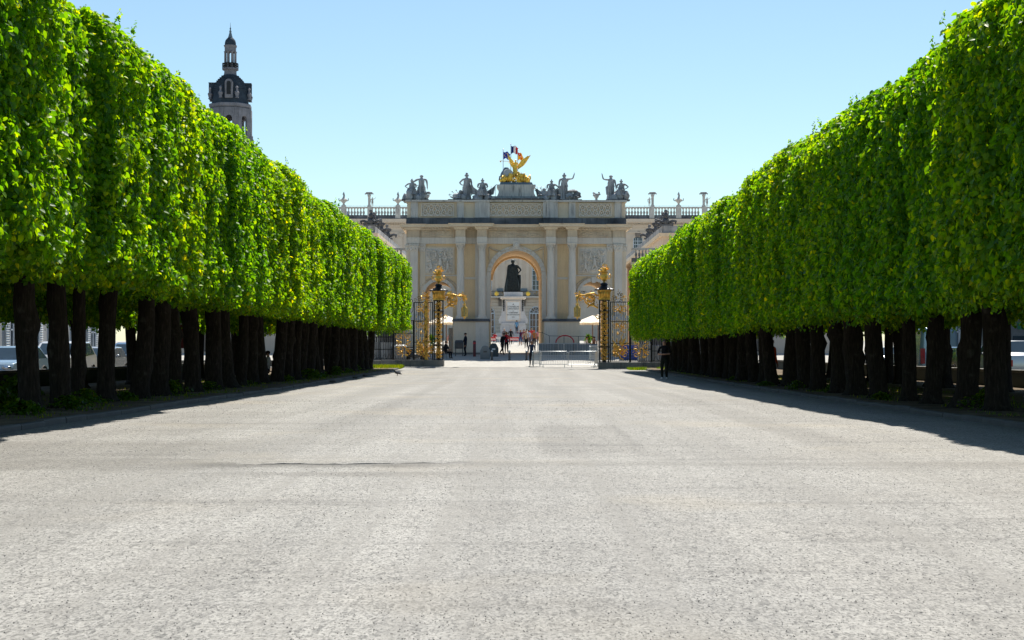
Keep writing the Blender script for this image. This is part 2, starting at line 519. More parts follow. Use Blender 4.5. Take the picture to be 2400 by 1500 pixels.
def kerb(side, xk):
    k = empty('kerb', (0, 0, 0), kind='structure')
    s = -1 if side == 'left' else 1
    base = MB()
    base.prism([(0, -.1), (s*.15, -.1), (s*.15, .11), (s*.02, .11), (0, .09)], 0, 1.185)
    me = base.mesh('kerb_stone', M['kerb'])
    y, i = 13.0, 0
    rr = random.Random(side)
    while y < 62:
        o = link('kerb_stone', me, k)
        o.location = (xk + rr.uniform(-.012, .012), y, g(y+.6) + rr.uniform(-.022, .008))
        o.rotation_euler = (math.atan2(g(y+1.2)-g(y), 1.2), rr.uniform(-.02, .02), rr.uniform(-.008, .008))
        y += 1.2; i += 1
    mb = MB()
    end = 99.0 if side == 'left' else 95.0
    for a, b in ((y, end), (-40.0, 12.985)):
        q = a
        while q < b:
            e = min(q+1.185, b)
            mb.prism([(xk, g(q)-.1), (xk+s*.15, g(q)-.1), (xk+s*.15, g(q)+.105), (xk, g(q)+.095)], q, e)
            q += 1.2
    o = mb.build('kerb_stones', M['kerb'], k); o['kind'] = 'stuff'
kerb('left', KL); kerb('right', KR)

# ================================================================== pleached lindens
def crown_mesh(seed, hx, hy, z0, z1, n, lmin, lmax):
    rs = np.random.RandomState(seed)
    # rounded-rectangle outline of the clipped crown, sampled by length; the two row-side ends get fewer leaves
    t = np.linspace(0, 2*np.pi, 801)
    ex = 2/6.5
    ox = hx*np.sign(np.cos(t))*np.abs(np.cos(t))**ex
    oy = hy*np.sign(np.sin(t))*np.abs(np.sin(t))**ex
    seg = np.hypot(np.diff(ox), np.diff(oy))
    nxn, nyn = np.diff(oy), -np.diff(ox)
    nl = np.hypot(nxn, nyn)+1e-9; nxn, nyn = nxn/nl, nyn/nl
    wgt = seg*(.32+.68*np.abs(nxn))
    cum = np.cumsum(wgt)/wgt.sum()
    P, Nn, S = [], [], []
    ns = int(n*.66)
    k = np.searchsorted(cum, rs.rand(ns)).clip(0, 799)
    fr = rs.rand(ns)
    x = ox[k]+(ox[k+1]-ox[k])*fr; y = oy[k]+(oy[k+1]-oy[k])*fr
    out = np.stack([nxn[k], nyn[k], np.zeros(ns)], 1)
    z = z0+(z1-z0)*rs.rand(ns)
    off = Vector((seed*5.7, seed*2.3, 0))
    disp = np.empty(ns); low = np.empty(ns)
    for i in range(ns):
        p = Vector((x[i], y[i], z[i]))
        disp[i] = .15*noise.noise(Vector((p.x*1.0, p.y*1.4, p.z*1.1))+off) + .15*noise.noise(Vector((p.x*4, p.y*4.0, p.z*3.2))+off) + .09*noise.noise(p*6+off)
        low[i] = .42*noise.noise(Vector((p.x*1.3, p.y*1.8, 0))+off) + .25*noise.noise(Vector((p.x*4, p.y*5, 9))+off)
    keep = z > z0+.22+low
    u = np.clip((z-(z1-.75))/.75, 0, 1)
    inset = disp - .42*u*u - rs.exponential(.15, ns).clip(0, .9) + .03
    # a bare dark crease where two crowns meet
    p = np.stack([x, y, z], 1) + out*inset[:, None]
    out[:, 2] = .9*u*u
    P.append(p[keep]); Nn.append(out[keep]); S.append(np.ones(keep.sum()))
    nt_ = int(n*.17)
    x = rs.uniform(-hx+.15, hx-.15, nt_); y = rs.uniform(-hy+.05, hy-.05, nt_)
    z = np.array([z1 + .16*noise.noise(Vector((a*1.4, b*1.4, 4))+off)+.10*noise.noise(Vector((a*5, b*5, 7))+off) for a, b in zip(x, y)])
    edge = np.maximum(np.abs(x)/hx, np.abs(y)/(hy*1.25)); z -= .35*np.clip((edge-.75)/.25, 0, 1)**2
    z -= rs.exponential(.1, nt_).clip(0, .6)
    P.append(np.stack([x, y, z], 1)); Nn.append(np.tile([0, 0, 1.0], (nt_, 1))); S.append(np.ones(nt_))
    nb = int(n*.12)
    x = rs.uniform(-hx+.1, hx-.1, nb); y = rs.uniform(-hy, hy, nb)
    z = np.array([z0+.3+.45*noise.noise(Vector((a*1.1, b*1.1, 14))+off) for a, b in zip(x, y)]) + rs.uniform(-.15, .35, nb)
    P.append(np.stack([x, y, z], 1)); Nn.append(np.stack([x/hx*.5, y*0, -np.ones(nb)*.4], 1)); S.append(np.ones(nb)*1.05)
    # young shoots standing out of the clipped surface
    for _ in range(16):
        a = rs.uniform(-hx*.95, hx*.95); b = rs.uniform(-hy, hy); L = rs.uniform(.08, .28); m = int(L*60)
        tt = np.linspace(0, 1, m)
        P.append(np.stack([a+tt*L*rs.uniform(-.3, .3)+rs.normal(0, .025, m), b+tt*L*rs.uniform(-.3, .3)+rs.normal(0, .025, m), z1-.05+tt*L], 1))
        Nn.append(rs.normal(0, 1, (m, 3))); S.append(np.linspace(.75, .4, m))
    for _ in range(34):   # shoots hanging from the lower edge
        sx = rs.choice([-1, 1]); a = sx*rs.uniform(hx*.75, hx*1.02); b = rs.uniform(-hy, hy); L = rs.uniform(.15, .6); m = int(L*34)
        tt = np.linspace(0, 1, m)
        P.append(np.stack([a+rs.normal(0, .05, m), b+rs.normal(0, .05, m), z0+.3-tt*L], 1))
        Nn.append(np.stack([np.full(m, sx*1.0), np.zeros(m), np.zeros(m)], 1)); S.append(np.linspace(1, .6, m))
    ni = int(n*.05)  # sparse oversized leaves added inside the crown to block light
    P.append(np.stack([rs.uniform(-hx*.7, hx*.7, ni), rs.uniform(-hy*.8, hy*.8, ni), rs.uniform(z0+.5, z1-.4, ni)], 1))
    Nn.append(rs.normal(0, 1, (ni, 3))); S.append(np.full(ni, 2.4))
    P, Nn, S = np.concatenate(P), np.concatenate(Nn), np.concatenate(S)
    return leaf_cloud('crown', P, Nn, S*rs.uniform(lmin, lmax, len(P)), rs, M['leaf'])

def leaf_cloud(name, P, Nn, L, rs, mat, spread=.68, up=.32):
    n = len(P)
    nn = Nn*.9 + rs.normal(0, spread, (n, 3)); nn[:, 2] += up
    nn /= np.linalg.norm(nn, axis=1)[:, None]+1e-9
    td = rs.normal(0, .45, (n, 3)); td[:, 2] -= 1.0
    td += Nn*.25
    td -= nn*(td*nn).sum(1)[:, None]
    td /= np.linalg.norm(td, axis=1)[:, None]+1e-9
    sd_ = np.cross(nn, td)
    #        along, side, lift       heart-shaped blade folded at its midrib
    T = np.array([(.06, 0, 0), (-.06, .24, .05), (.22, .47, .10), (.62, .36, .07), (1.0, 0, -.10),
                  (.62, -.36, .07), (.22, -.47, .10), (-.06, -.24, .05)])
    V = (P[:, None, :] + (td[:, None, :]*T[None, :, 0, None] + sd_[:, None, :]*T[None, :, 1, None] + nn[:, None, :]*T[None, :, 2, None])*L[:, None, None])
    V = V.reshape(-1, 3)
    f = np.array([0, 1, 2, 3, 4, 0, 4, 5, 6, 7])
    loops = (np.arange(n)[:, None]*8 + f[None, :]).reshape(-1)
    me = bpy.data.meshes.new(name)
    me.vertices.add(len(V)); me.vertices.foreach_set('co', V.astype(np.float32).ravel())
    me.loops.add(len(loops)); me.loops.foreach_set('vertex_index', loops.astype(np.int32))
    me.polygons.add(2*n)
    me.polygons.foreach_set('loop_start', (np.arange(2*n)*5).astype(np.int32))
    me.polygons.foreach_set('use_smooth', np.ones(2*n, bool))
    me.update(calc_edges=True)
    tint = np.clip(rs.beta(2.0, 2.4, n) + .0, 0, 1)
    at = me.attributes.new('tint', 'FLOAT', 'FACE')
    at.data.foreach_set('value', np.repeat(tint, 2).astype(np.float32))
    me.materials.append(mat)
    me.validate()
    return me

def trunk_mesh(seed, h, r0, limbs=True):
    rr = random.Random(seed)
    mb = MB()
    nseg, nh = 14, 16
    lean = Vector((rr.uniform(-.25, .25), rr.uniform(-.3, .3), 0))
    bow = Vector((rr.uniform(-.1, .1), rr.uniform(-.12, .12), 0))
    vs_, fs = [], []
    burls = [(rr.uniform(0, 6.28), rr.uniform(.5, h*.9), rr.uniform(.05, .13)) for _ in range(4)]
    for k in range(nh+1):
        t = k/nh; z = t*h - .08
        c = lean*t + bow*math.sin(t*math.pi)
        r = r0*(1 - .16*t) + r0*.38*math.exp(-z/.14) + r0*.22*max(0, t-.8)/.2
        for i in range(nseg):
            a = 2*math.pi*i/nseg
            q = r*(1 + .13*noise.noise(Vector((math.cos(a)*1.3, math.sin(a)*1.3, z*.8+seed*3.7))) + .05*noise.noise(Vector((math.cos(a)*4, math.sin(a)*4, z*3+seed))))
            if z < .35: q *= 1 + .16*max(0, math.sin(a*3+seed))*(1-z/.35)
            for (ba, bz, br) in burls:
                da = math.atan2(math.sin(a-ba), math.cos(a-ba))
                q += br*math.exp(-(da/.45)**2-((z-bz)/.13)**2)
            vs_.append((c.x+q*math.cos(a), c.y+q*math.sin(a), z))
        if k:
            fs += [((k-1)*nseg+i, (k-1)*nseg+(i+1) % nseg, k*nseg+(i+1) % nseg, k*nseg+i) for i in range(nseg)]
    mb.add(vs_, fs)
    top = Vector((lean.x, lean.y, h-.2))
    for i in range(7):
        a = i*.9 + rr.uniform(-.3, .3)
        q = Vector((math.cos(a)*rr.uniform(.8, 1.7), math.sin(a)*rr.uniform(.5, .9), rr.uniform(.5, 2.6)))
        mid = top + q*.45 + Vector((0, 0, rr.uniform(.05, .3)))
        mb.tube([top-Vector((0, 0, .25)), mid, top+q], [r0*.5, r0*.3, r0*.1], 6)
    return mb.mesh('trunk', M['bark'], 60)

CROWN_Z0, CROWN_Z1 = 2.05, 6.55
HX, HY = 2.25, 1.52
CROWNS = [crown_mesh(s+1, HX, HY, CROWN_Z0, CROWN_Z1, 31000, .070, .122) for s in range(7)]
CROWNS_BACK = [crown_mesh(s+31, 1.9, 1.75, 2.2, 6.2, 11000, .13, .19) for s in range(3)]
TRUNKS = [trunk_mesh(s+1, 3.5, .205+.02*(s % 4)) for s in range(8)]

def tree(x, y, label, group, crown, trunk, rz, sz=1.0, sxy=1.0, tscale=1.0, name='linden_tree', cdx=0.0, cdz=0.0):
    t = empty(name, (x, y, g(y)+.06), label, 'tree', group)
    tr = link('trunk', trunk, t)
    tr.rotation_euler = (0, 0, rnd.uniform(0, 6.28)); tr.scale = (tscale, tscale, 1)
    c = link('crown', crown, t)
    c.rotation_euler = (0, 0, rz); c.scale = (sxy, 1.0, sz); c.location = (cdx, 0, cdz)
    return t
# distances of the trunks read off the photograph for the nearest ones, regular spacing after that
dl = [17.0, 19.4, 21.9, 24.3, 26.9, 29.3, 31.5, 33.4, 35.7, 38.0, 40.4, 42.6, 44.9, 47.5, 50.3, 52.8]
dr = [16.4, 18.8, 21.2, 23.7, 26.4, 29.6, 31.6, 33.9, 35.9, 38.3, 40.8, 43.4, 46.4, 49.4, 52.0]
while dl[-1] < 95.6: dl.append(dl[-1] + 2.42 + rnd.uniform(-.15, .15))
while dr[-1] < 90.5: dr.append(dr[-1] + 2.42 + rnd.uniform(-.15, .15))
for side, ds, x0 in (('left', dl, -9.45), ('right', dr, 9.15)):
    for i, d in enumerate(ds):
        n = len(ds)-1-i
        lab = f'clipped linden in the row along the {side} kerb, {ORD[n]} counting from the gates' if n else f'clipped linden nearest the gates in the row along the {side} kerb'
        sz = 1.0 + rnd.uniform(-.018, .018)
        if side == 'left': sz -= .028
        if side == 'left' and 43.5 < d < 47: sz = .94
        tree(x0 + rnd.uniform(-.16, .16), d + rnd.uniform(-.12, .12), lab, f'lindens along the {side} kerb',
             CROWNS[(i*3 + (side == 'right')*2) % 7], TRUNKS[(i*5+1) % 8], (0, math.pi)[(i + (side == 'left')) % 2], sz, 1.0 + rnd.uniform(-.03, .03), rnd.uniform(.74, .96) if d < 40 else rnd.uniform(.92, 1.15),
             cdx=(.32 if side == 'left' else -.02), cdz=(.50 if side == 'left' else -.06))
for side, x0 in (('left', -13.9), ('right', 13.9)):
    ds = list(np.arange(29, 78, 2.9))
    for i, d in enumerate(ds):
        n = len(ds)-1-i
        lab = f'linden in the second row behind the {side} front row, {ORD[n]} from its far end'
        tree(x0 + rnd.uniform(-.2, .2), float(d) + rnd.uniform(-.3, .3), lab, f'second row of lindens on the {side}',
             CROWNS_BACK[i % 3], TRUNKS[(i*3+2) % 8], rnd.choice((0, math.pi)), 1.0, 1.0, .85)

# ------------------------------------------------------------------ undergrowth on the verges
def weed_mesh(seed, w_, h, n, lmin, lmax):
    rs = np.random.RandomState(seed)
    r = np.abs(rs.normal(0, .5, n)).clip(0, 1)*w_; a = rs.rand(n)*6.283
    z = h*np.sqrt(rs.rand(n))*(1-.55*(r/w_)**2)
    P = np.stack([r*np.cos(a), r*np.sin(a), z], 1)
    Nn = np.stack([np.cos(a)*.6, np.sin(a)*.6, np.full(n, .8)], 1)
    return leaf_cloud('leaves', P, Nn, rs.uniform(lmin, lmax, n), rs, M['weed'])
WEEDS = [weed_mesh(60+i, .42+.08*i, .32+.12*(i % 3), 260, .05, .12) for i in range(4)]
k = 0
for side, ds, x0, s in (('left', dl, -9.4, 1), ('right', dr, 9.15, -1)):
    for i, d in enumerate(ds):
        if d < 26 or d > 90: continue
        if (i % 3 == 1 and side == 'right') or rnd.random() < .42: continue
        n = len(ds)-1-i
        y = d + rnd.uniform(.6, 1.3)
        x = x0 + s*rnd.uniform(-.5, .75)
        t = empty('weed_clump', (x, y, g(y)+.07)); o = link('foliage', WEEDS[k % 4], t); k += 1
        q = rnd.uniform(.6, 1.15) * (1.0 if side == 'left' else .9); o.scale = (q, q, q*rnd.uniform(.7, 1.1)); o.rotation_euler = (0, 0, rnd.uniform(0, 6))
        tag(t, f'leafy weed clump just past the {ORD[n]} {side} kerb linden counting from the gates', 'weeds', f'weed clumps under the {side} lindens')
for i, (x, y, q) in enumerate(((-10.6, 30.6, 1.5), (-11.4, 34.9, 1.3), (-11.9, 29.2, 1.6), (11.0, 36.0, .9))):
    t = empty('weed_clump', (x, y, g(y)+.07)); o = link('foliage', WEEDS[i % 4], t); o.scale = (q, q, q*1.1)
    tag(t, ('bright leafy shrub clump behind the nearest visible left trunk', 'leafy clump between the second and third visible left trunks',
            'tall leafy clump deep under the nearest left lindens', 'small leafy clump deep under the right lindens')[i], 'weeds')

def grass(name, x0, x1, y0, y1, n, seed, hmax, dz=.085, edge=None):
    rs = np.random.RandomState(seed)
    x = rs.uniform(x0, x1, n); y = rs.uniform(y0, y1, n)
    keep = np.array([noise.noise(Vector((a*.9, b*.45, seed))) > (edge if edge is not None else -.05) for a, b in zip(x, y)])
    x, y = x[keep], y[keep]; n = len(x)
    z = np.array([g(b) for b in y])+dz-.02
    h = rs.uniform(.35, 1, n)*hmax; a = rs.rand(n)*6.283; lean = rs.uniform(.1, .6, n)*h
    wd = .012+.004*rs.rand(n)
    v0 = np.stack([x-wd*np.sin(a), y+wd*np.cos(a), z], 1); v1 = np.stack([x+wd*np.sin(a), y-wd*np.cos(a), z], 1)
    v2 = np.stack([x+lean*np.cos(a), y+lean*np.sin(a), z+h], 1)
    V = np.stack([v0, v1, v2], 1).reshape(-1, 3)
    me = bpy.data.meshes.new(name)
    me.from_pydata(V.tolist(), [], np.arange(3*n).reshape(-1, 3).tolist())
    at = me.attributes.new('tint', 'FLOAT', 'FACE'); at.data.foreach_set('value', rs.uniform(.2, 1, n).astype(np.float32))
    me.materials.append(M['grass'])
    return link(name, me)
tag(grass('grass', -12.5, KL-.5, 26, 99, 14000, 3, .10), 'patchy short grass on the shaded left verge under the lindens', 'grass', kind='stuff')
tag(grass('grass', KR+.6, 12.5, 26, 94, 15000, 5, .10, edge=.1), 'thin short grass on the shaded right verge under the lindens', 'grass', kind='stuff')
tag(grass('grass', -10.2, -7.75, 99.5, 103.9, 9000, 8, .28, .03, -.6), 'bright sunlit grass tuft at the foot of the left gate plinth', 'grass', kind='stuff')
tag(grass('grass', 7.0, 10.6, 96.2, 99.6, 5000, 9, .2, .03, -.1), 'bright sunlit grass at the foot of the right gate plinth', 'grass', kind='stuff')

# ------------------------------------------------------------------ low walls between verge and side street
for s, side in ((-1, 'left'), (1, 'right')):
    wl = empty('low_wall', (s*16.4, 20, g(20)), f'low stone wall with pale coping behind the {side} lindens', 'wall')
    a = MB(); b = MB()
    y = 18.0
    while y < 97:
        e = y+2.99
        a.box(-.17, .17, y-20, e-20, g(y)-g(20)-.2, g(y)-g(20)+.56)
        y += 3.0
    a.build('wall_body', M['concrete_dark'], wl)
    y = 18.0
    cp = MB(); cp.box(-.23, .23, 0, 1.49, 0, .09); cme = cp.mesh('coping_stone', M['plinth'])
    while y < 97:
        o = link('coping_stone', cme, wl, (0, y-20, g(y)-g(20)+.562 + rnd.uniform(0, .006)))
        y += 1.5

# ------------------------------------------------------------------ loose chippings on the avenue
def chippings():
    rs = np.random.RandomState(77); n = 24000
    y = 5.5 + 34*rs.rand(n)**1.6; x = rs.uniform(-1, 1, n)*np.minimum(7.5, .36*y+.4)
    r = rs.uniform(.002, .0062, n)*(1+.02*y); z = np.array([g(b) for b in y]) + np.where(y < 17.2, -.012, .008)
    keep = (y < 16.9) | (y > 18.6)
    x, y, z, r = x[keep], y[keep], z[keep], r[keep]; n = len(x)
    a = rs.rand(n)*6.283; V = []
    for k in range(3):
        V.append(np.stack([x+r*np.cos(a+k*2.1)*rs.uniform(.7, 1.3, n), y+r*np.sin(a+k*2.1)*rs.uniform(.7, 1.3, n), z-.001], 1))
    V.append(np.stack([x+r*rs.uniform(-.4, .4, n), y+r*rs.uniform(-.4, .4, n), z+r*rs.uniform(.6, 1.1, n)], 1))
    V = np.stack(V, 1).reshape(-1, 3)
    f = (np.arange(n)[:, None, None]*4 + np.array([(0, 1, 3), (1, 2, 3), (2, 0, 3)])[None]).reshape(-1, 3)
    me = bpy.data.meshes.new('loose_chippings'); me.from_pydata(V.tolist(), [], f.tolist()); me.materials.append(M['chips'])
    return tag(link('loose_chippings', me), 'fine loose stone chippings strewn over the pale avenue', 'gravel', kind='stuff')
M['chips'] = earth('grey_chippings', (.07, .065, .06), (.2, .19, .17), (.38, .36, .32))
chippings()

# ================================================================== triumphal arch
AZ = .75                      # height of the arch's base
ARCH_D, ARCH_ROT = 119.0, R(.9)
arch = empty('triumphal_arch', (px(1210, ARCH_D), ARCH_D, AZ), 'pale triumphal arch with three openings, columns and statue-topped attic', 'arch', rotz=ARCH_ROT)
def aw(x, y, z):              # arch-local point to the world
    return Matrix.Translation((px(1210, ARCH_D), ARCH_D, AZ)) @ Matrix.Rotation(ARCH_ROT, 4, 'Z') @ Vector((x, y, z))
DEP = 8.0
def arc_pts(cx, r, zs, a0=180, a1=0, n=24):
    return [(cx + r*math.cos(R(a0+(a1-a0)*i/n)), zs + r*math.sin(R(a0+(a1-a0)*i/n))) for i in range(n+1)]
def wall_with_arch(mb, x0, x1, z0, z1, cx, r, zs, y0, y1, n=24):
    mb.box(x0, cx-r, y0, y1, z0, zs); mb.box(cx+r, x1, y0, y1, z0, zs)
    mb.prism([(x0, zs)] + arc_pts(cx, r, zs, n=n) + [(x1, zs), (x1, z1), (x0, z1)], y0, y1)
mb = MB()
ZS, RA = 6.04, 1.97           # springing and radius of the middle arch
ZS2, RS = 4.55, 1.08          # of the side arches
wall_with_arch(mb, -2.35, 2.35, -.6, 8.52, 0, RA, ZS, 0, DEP)
for s in (-1, 1):
    wall_with_arch(mb, *( (-8.5, -2.351) if s < 0 else (2.351, 8.5)), -.6, 8.52, s*6.0, RS, ZS2, .02, DEP-.02)
mb.build('wall', M['ochre'], arch)
# ring mouldings of the arches, each voussoir a piece
def archivolt(cx, r0, r1, zs, y0, y1, n, name, mat):
    for i in range(n):
        a0, a1 = 180-180*i/n-.35, 180-180*(i+1)/n+.35
        m_ = MB()
        m_.prism(arc_pts(cx, r0, zs, a0, a1, 3) + arc_pts(cx, r1, zs, a1, a0, 3), y0 - (.012 if i % 2 else 0), y1)
        m_.build(name, mat, arch)
archivolt(0, RA+.002, 2.31, ZS, -.10, .05, 19, 'voussoir', M['pale'])
for s in (-1, 1):
    archivolt(s*6.0, RS+.002, 1.34, ZS2, -.07, .05, 11, 'voussoir', M['pale'])
m_ = MB()
m_.prism(arc_pts(0, RA-.14, ZS) + arc_pts(0, RA-.002, ZS, 0, 180), DEP-.5, DEP+.06); m_.build('rear_ring', M['ochre'], arch)
m_ = MB(); m_.taper(-.22, .22, -.30, .05, 8.1, 8.75, -.06, 0); m_.ball((0, -.3, 8.4), (.17, .1, .22), 8, 6, .3, 2); m_.build('keystone', M['pale'], arch, 40)
for s in (-1, 1):
    m_ = MB(); m_.taper(s*6-.14, s*6+.14, -.16, .04, 5.52, 5.98, -.05, 0); m_.build('keystone', M['pale'], arch)
    # impost bands
    m_ = MB(); m_.box(s*2.16-.2, s*2.16+.2, -.07, .03, ZS-.16, ZS+.02); m_.box(s*2.16-.17, s*2.16+.17, -.04, .03, 2.72, ZS-.162); m_.build('impost', M['pale'], arch)
    m_ = MB(); m_.box(s*3.47-.53, s*3.47+.53, -.05, .04, 5.78, 5.95); m_.build('string_course', M['pale'], arch)
    m_ = MB(); m_.box(s*6-1.45, s*6+1.45, -.05, .04, 6.02, 6.14); m_.build('string_course', M['pale'], arch)
    # garlands over the middle arch
    m_ = MB()
    for q in range(18):
        t = q/17
        x = s*(.3 + t*1.75); z = 8.36 - .42*math.sin(t*math.pi)*(1-.3*t) - .12*t
        m_.ball((x, -.06, z), (.085+.03*math.sin(t*9), .07, .075), 6, 5, .4, q)
    for q in range(9):
        m_.ball((s*2.1, -.05, 8.15-q*.14), (.075, .06, .085), 6, 5, .4, q+30)
    m_.build('garland', M['frieze'], arch, 40)
    # spandrel carvings over the side arches
    m_ = MB()
    for q in range(14):
        t = q/13
        for e in (-1, 1):
            m_.ball((s*6+e*(1.42-.9*t*t), -.03, 4.95+.95*t), (.10, .05, .07), 6, 4, .5, q)
    m_.build('spandrel_carving', M['frieze'], arch, 40)['kind'] = 'stuff'
# relief panels
def relief(name, x0, x1, z0, z1, y, seed, parent, mat, nx=56, nz=52, amp=.2):
    m_ = MB(); vs_, fs = [], []
    for j in range(nz+1):
        for i in range(nx+1):
            u, v = i/nx, j/nz
            p = Vector((u*5.2, v*5.0, seed*3.1))
            q = p + Vector((noise.noise(p*1.3), noise.noise(p*1.3+Vector((5, 2, 1))), 0))*.8
            h = abs(noise.noise(q*1.0))*1.3 + .5*abs(noise.noise(q*2.3+Vector((3, 1, 7))))
            e = min(u, 1-u, v, 1-v)*9
            h = min(h, .9)*amp*min(1, e)
            vs_.append((x0+(x1-x0)*u, y-h, z0+(z1-z0)*v))
    for j in range(nz):
        for i in range(nx):
            a = j*(nx+1)+i
            fs.append((a, a+1, a+nx+2, a+nx+1))
    m_.add(vs_, fs)
    return m_.build(name, mat, parent, 60)
for s in (-1, 1):
    fg = MB(); rr = random.Random(40+s)
    for q, (fx, fz, sc) in enumerate(((-.62, 6.5, 1.0), (.1, 6.75, 1.15), (.68, 6.45, 1.0), (-.25, 7.45, .7), (.45, 7.55, .65), (-.75, 7.5, .6))):
        X0 = s*5.97+fx; t_ = rr.uniform(-.35, .35)
        fg.ball((X0+t_*.3, -.2, fz+.72*sc), (.075*sc, .08, .095*sc), 8, 6)
        fg.tube([(X0, -.16, fz+.1*sc), (X0+t_*.1, -.2, fz+.35*sc), (X0+t_*.25, -.18, fz+.6*sc)], [.13*sc, .12*sc, .06*sc], 8)
        for e in (-1, 1):
            fg.tube([(X0+t_*.2+e*.08*sc, -.18, fz+.55*sc), (X0+e*.24*sc, -.22, fz+(.42+rr.uniform(-.1, .1))*sc), (X0+e*.36*sc, -.2, fz+(.5+rr.uniform(-.25, .25))*sc)], [.045*sc, .038*sc, .025*sc], 6)
            fg.tube([(X0+e*.07*sc, -.16, fz+.12*sc), (X0+e*.16*sc, -.2, fz-.08*sc), (X0+e*rr.uniform(.05, .25)*sc, -.16, fz-.22*sc)], [.07*sc, .055*sc, .03*sc], 6)
    fg.build('relief_figures', M['pale'], arch, 60)['kind'] = 'stuff'
    relief('relief_panel', s*5.97-1.08, s*5.97+1.08, 6.28, 8.2, -.02, 4+s, arch, M['pale'])
    m_ = MB()
    for (a, b, c, d) in ((s*5.97-1.2, s*5.97+1.2, 8.2, 8.3), (s*5.97-1.2, s*5.97+1.2, 6.18, 6.28), (s*5.97-1.2, s*5.97-1.08, 6.28, 8.2), (s*5.97+1.08, s*5.97+1.2, 6.28, 8.2)):
        m_.box(a, b, -.05, .03, c, d)
    m_.build('panel_frame', M['ochre_pale'], arch)
# pilaster strips behind the columns, and corner pilasters
for s in (-1, 1):
    m_ = MB(); m_.box(s*7.25-.2, s*7.25+.2, -.06, .05, 2.7, 8.52); m_.build('pilaster', M['ochre_pale'], arch)
    m_ = MB(); m_.box(s*3.05-.13, s*3.05+.13, -.08, .05, 2.7, 8.52); m_.build('pilaster', M['pale'], arch)
    m_ = MB(); m_.box(s*7.9-.29, s*7.9+.29, -.3, .05, 2.95, 7.92); m_.build('pilaster', M['pale'], arch)
    m_ = MB(); m_.box(s*8.34-.17, s*8.34+.17, -.12, .05, 2.95, 7.92); m_.build('pilaster', M['ochre_pale'], arch)
# columns
def acanthus(mb, r, z0, z1, seg, c):
    for row, (zz, hh) in enumerate(((z0, .28), (z0+.16, .3))):
        for q in range(seg):
            a = 2*math.pi*(q+.5*row)/seg
            bx, by = c[0]+math.cos(a)*r, c[1]+math.sin(a)*r
            tx, ty = math.cos(a), math.sin(a)
            sx_, sy_ = -ty*.075, tx*.075
            mb.add([(bx-sx_, by-sy_, zz), (bx+sx_, by+sy_, zz), (bx+sx_*.9+tx*.07, by+sy_*.9+ty*.07, zz+hh*.75), (bx-sx_*.9+tx*.07, by-sy_*.9+ty*.07, zz+hh*.75),
                    (bx+tx*.13, by+ty*.13, zz+hh*.86), (bx+tx*.15, by+ty*.15, zz+hh*.62)], [(0, 1, 2, 3), (3, 2, 4), (4, 2, 5)])
shaft, base, cap = MB(), MB(), MB()
shaft.lathe([(.285, 3.0), (.295, 4.2), (.285, 6), (.25, 7.92)], seg=20)
base.box(-.38, .38, -.38, .38, 2.7, 2.8); base.lathe([(.37, 2.8), (.38, 2.84), (.37, 2.88), (.31, 2.91), (.33, 2.95), (.33, 2.98), (.29, 3.0)], seg=20)
cap.lathe([(.27, 7.9), (.28, 7.95), (.25, 7.97), (.26, 8.2), (.33, 8.4)], seg=16); acanthus(cap, .26, 7.97, 8.4, 8, (0, 0))
cap.taper(-.33, .33, -.33, .33, 8.4, 8.52, -.06, -.06)
for q in range(4):
    a = R(45+90*q); cap.tube([(math.cos(a)*(.40+.05*math.cos(t)), math.sin(a)*(.40+.05*math.cos(t)), 8.34+.06*math.sin(t)) for t in np.linspace(0, 5.5, 8)], .025, 4)
shm, bam, cam_ = shaft.mesh('shaft', M['pale'], 40), base.mesh('column_base', M['pale'], 40), cap.mesh('capital', M['pale'], 40)
for x in (-4.3, -2.64, 2.64, 4.3):
    c = link('column', shm, arch, (x, -.72, 0)); link('column_base', bam, c); link('capital', cam_, c)
for s in (-1, 1):
    m_ = MB()
    for (xx, ww, yy) in ((s*7.9, .31, -.34), (s*8.36, .2, -.16), (s*7.28, .22, -.1)):
        m_.taper(xx-ww, xx+ww, yy, .04, 7.92, 8.5, -.07, -.07)
        for q in range(4):
            m_.ball((xx-ww+.1+q*(2*ww-.2)/3, yy-.03, 8.1+.12*(q % 2)), (.08, .06, .13), 6, 5, .4, q)
            m_.ball((xx-ww+.05+q*(2*ww-.1)/3, yy-.07, 8.38), (.07, .06, .08), 6, 5, .4, q+9)
    m_.build('pilaster_capital', M['pale'], arch, 40)
# pedestals under the column pairs and corner pilasters
for s in (-1, 1):
    m_ = MB(); a, b = sorted((s*2.1, s*4.85)); m_.box(a, b, -1.22, .03, -.6, 2.5); m_.build('pedestal', M['ochre_pale'], arch)
    m_ = MB(); m_.box(s*2.64-.5, s*2.64+.5, -1.27, -1.2, .05, 2.45); m_.build('pedestal_panel', M['pale'], arch)
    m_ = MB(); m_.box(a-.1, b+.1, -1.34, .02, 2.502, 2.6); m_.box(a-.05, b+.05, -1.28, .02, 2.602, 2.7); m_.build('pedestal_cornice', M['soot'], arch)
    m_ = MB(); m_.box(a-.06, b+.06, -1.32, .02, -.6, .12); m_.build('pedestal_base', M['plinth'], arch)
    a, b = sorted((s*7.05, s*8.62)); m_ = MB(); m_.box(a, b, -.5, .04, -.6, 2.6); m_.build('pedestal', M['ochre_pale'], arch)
    m_ = MB(); m_.box(a-.07, b+.07, -.58, .04, 2.602, 2.95); m_.build('pedestal_cornice', M['pale_stain'], arch)
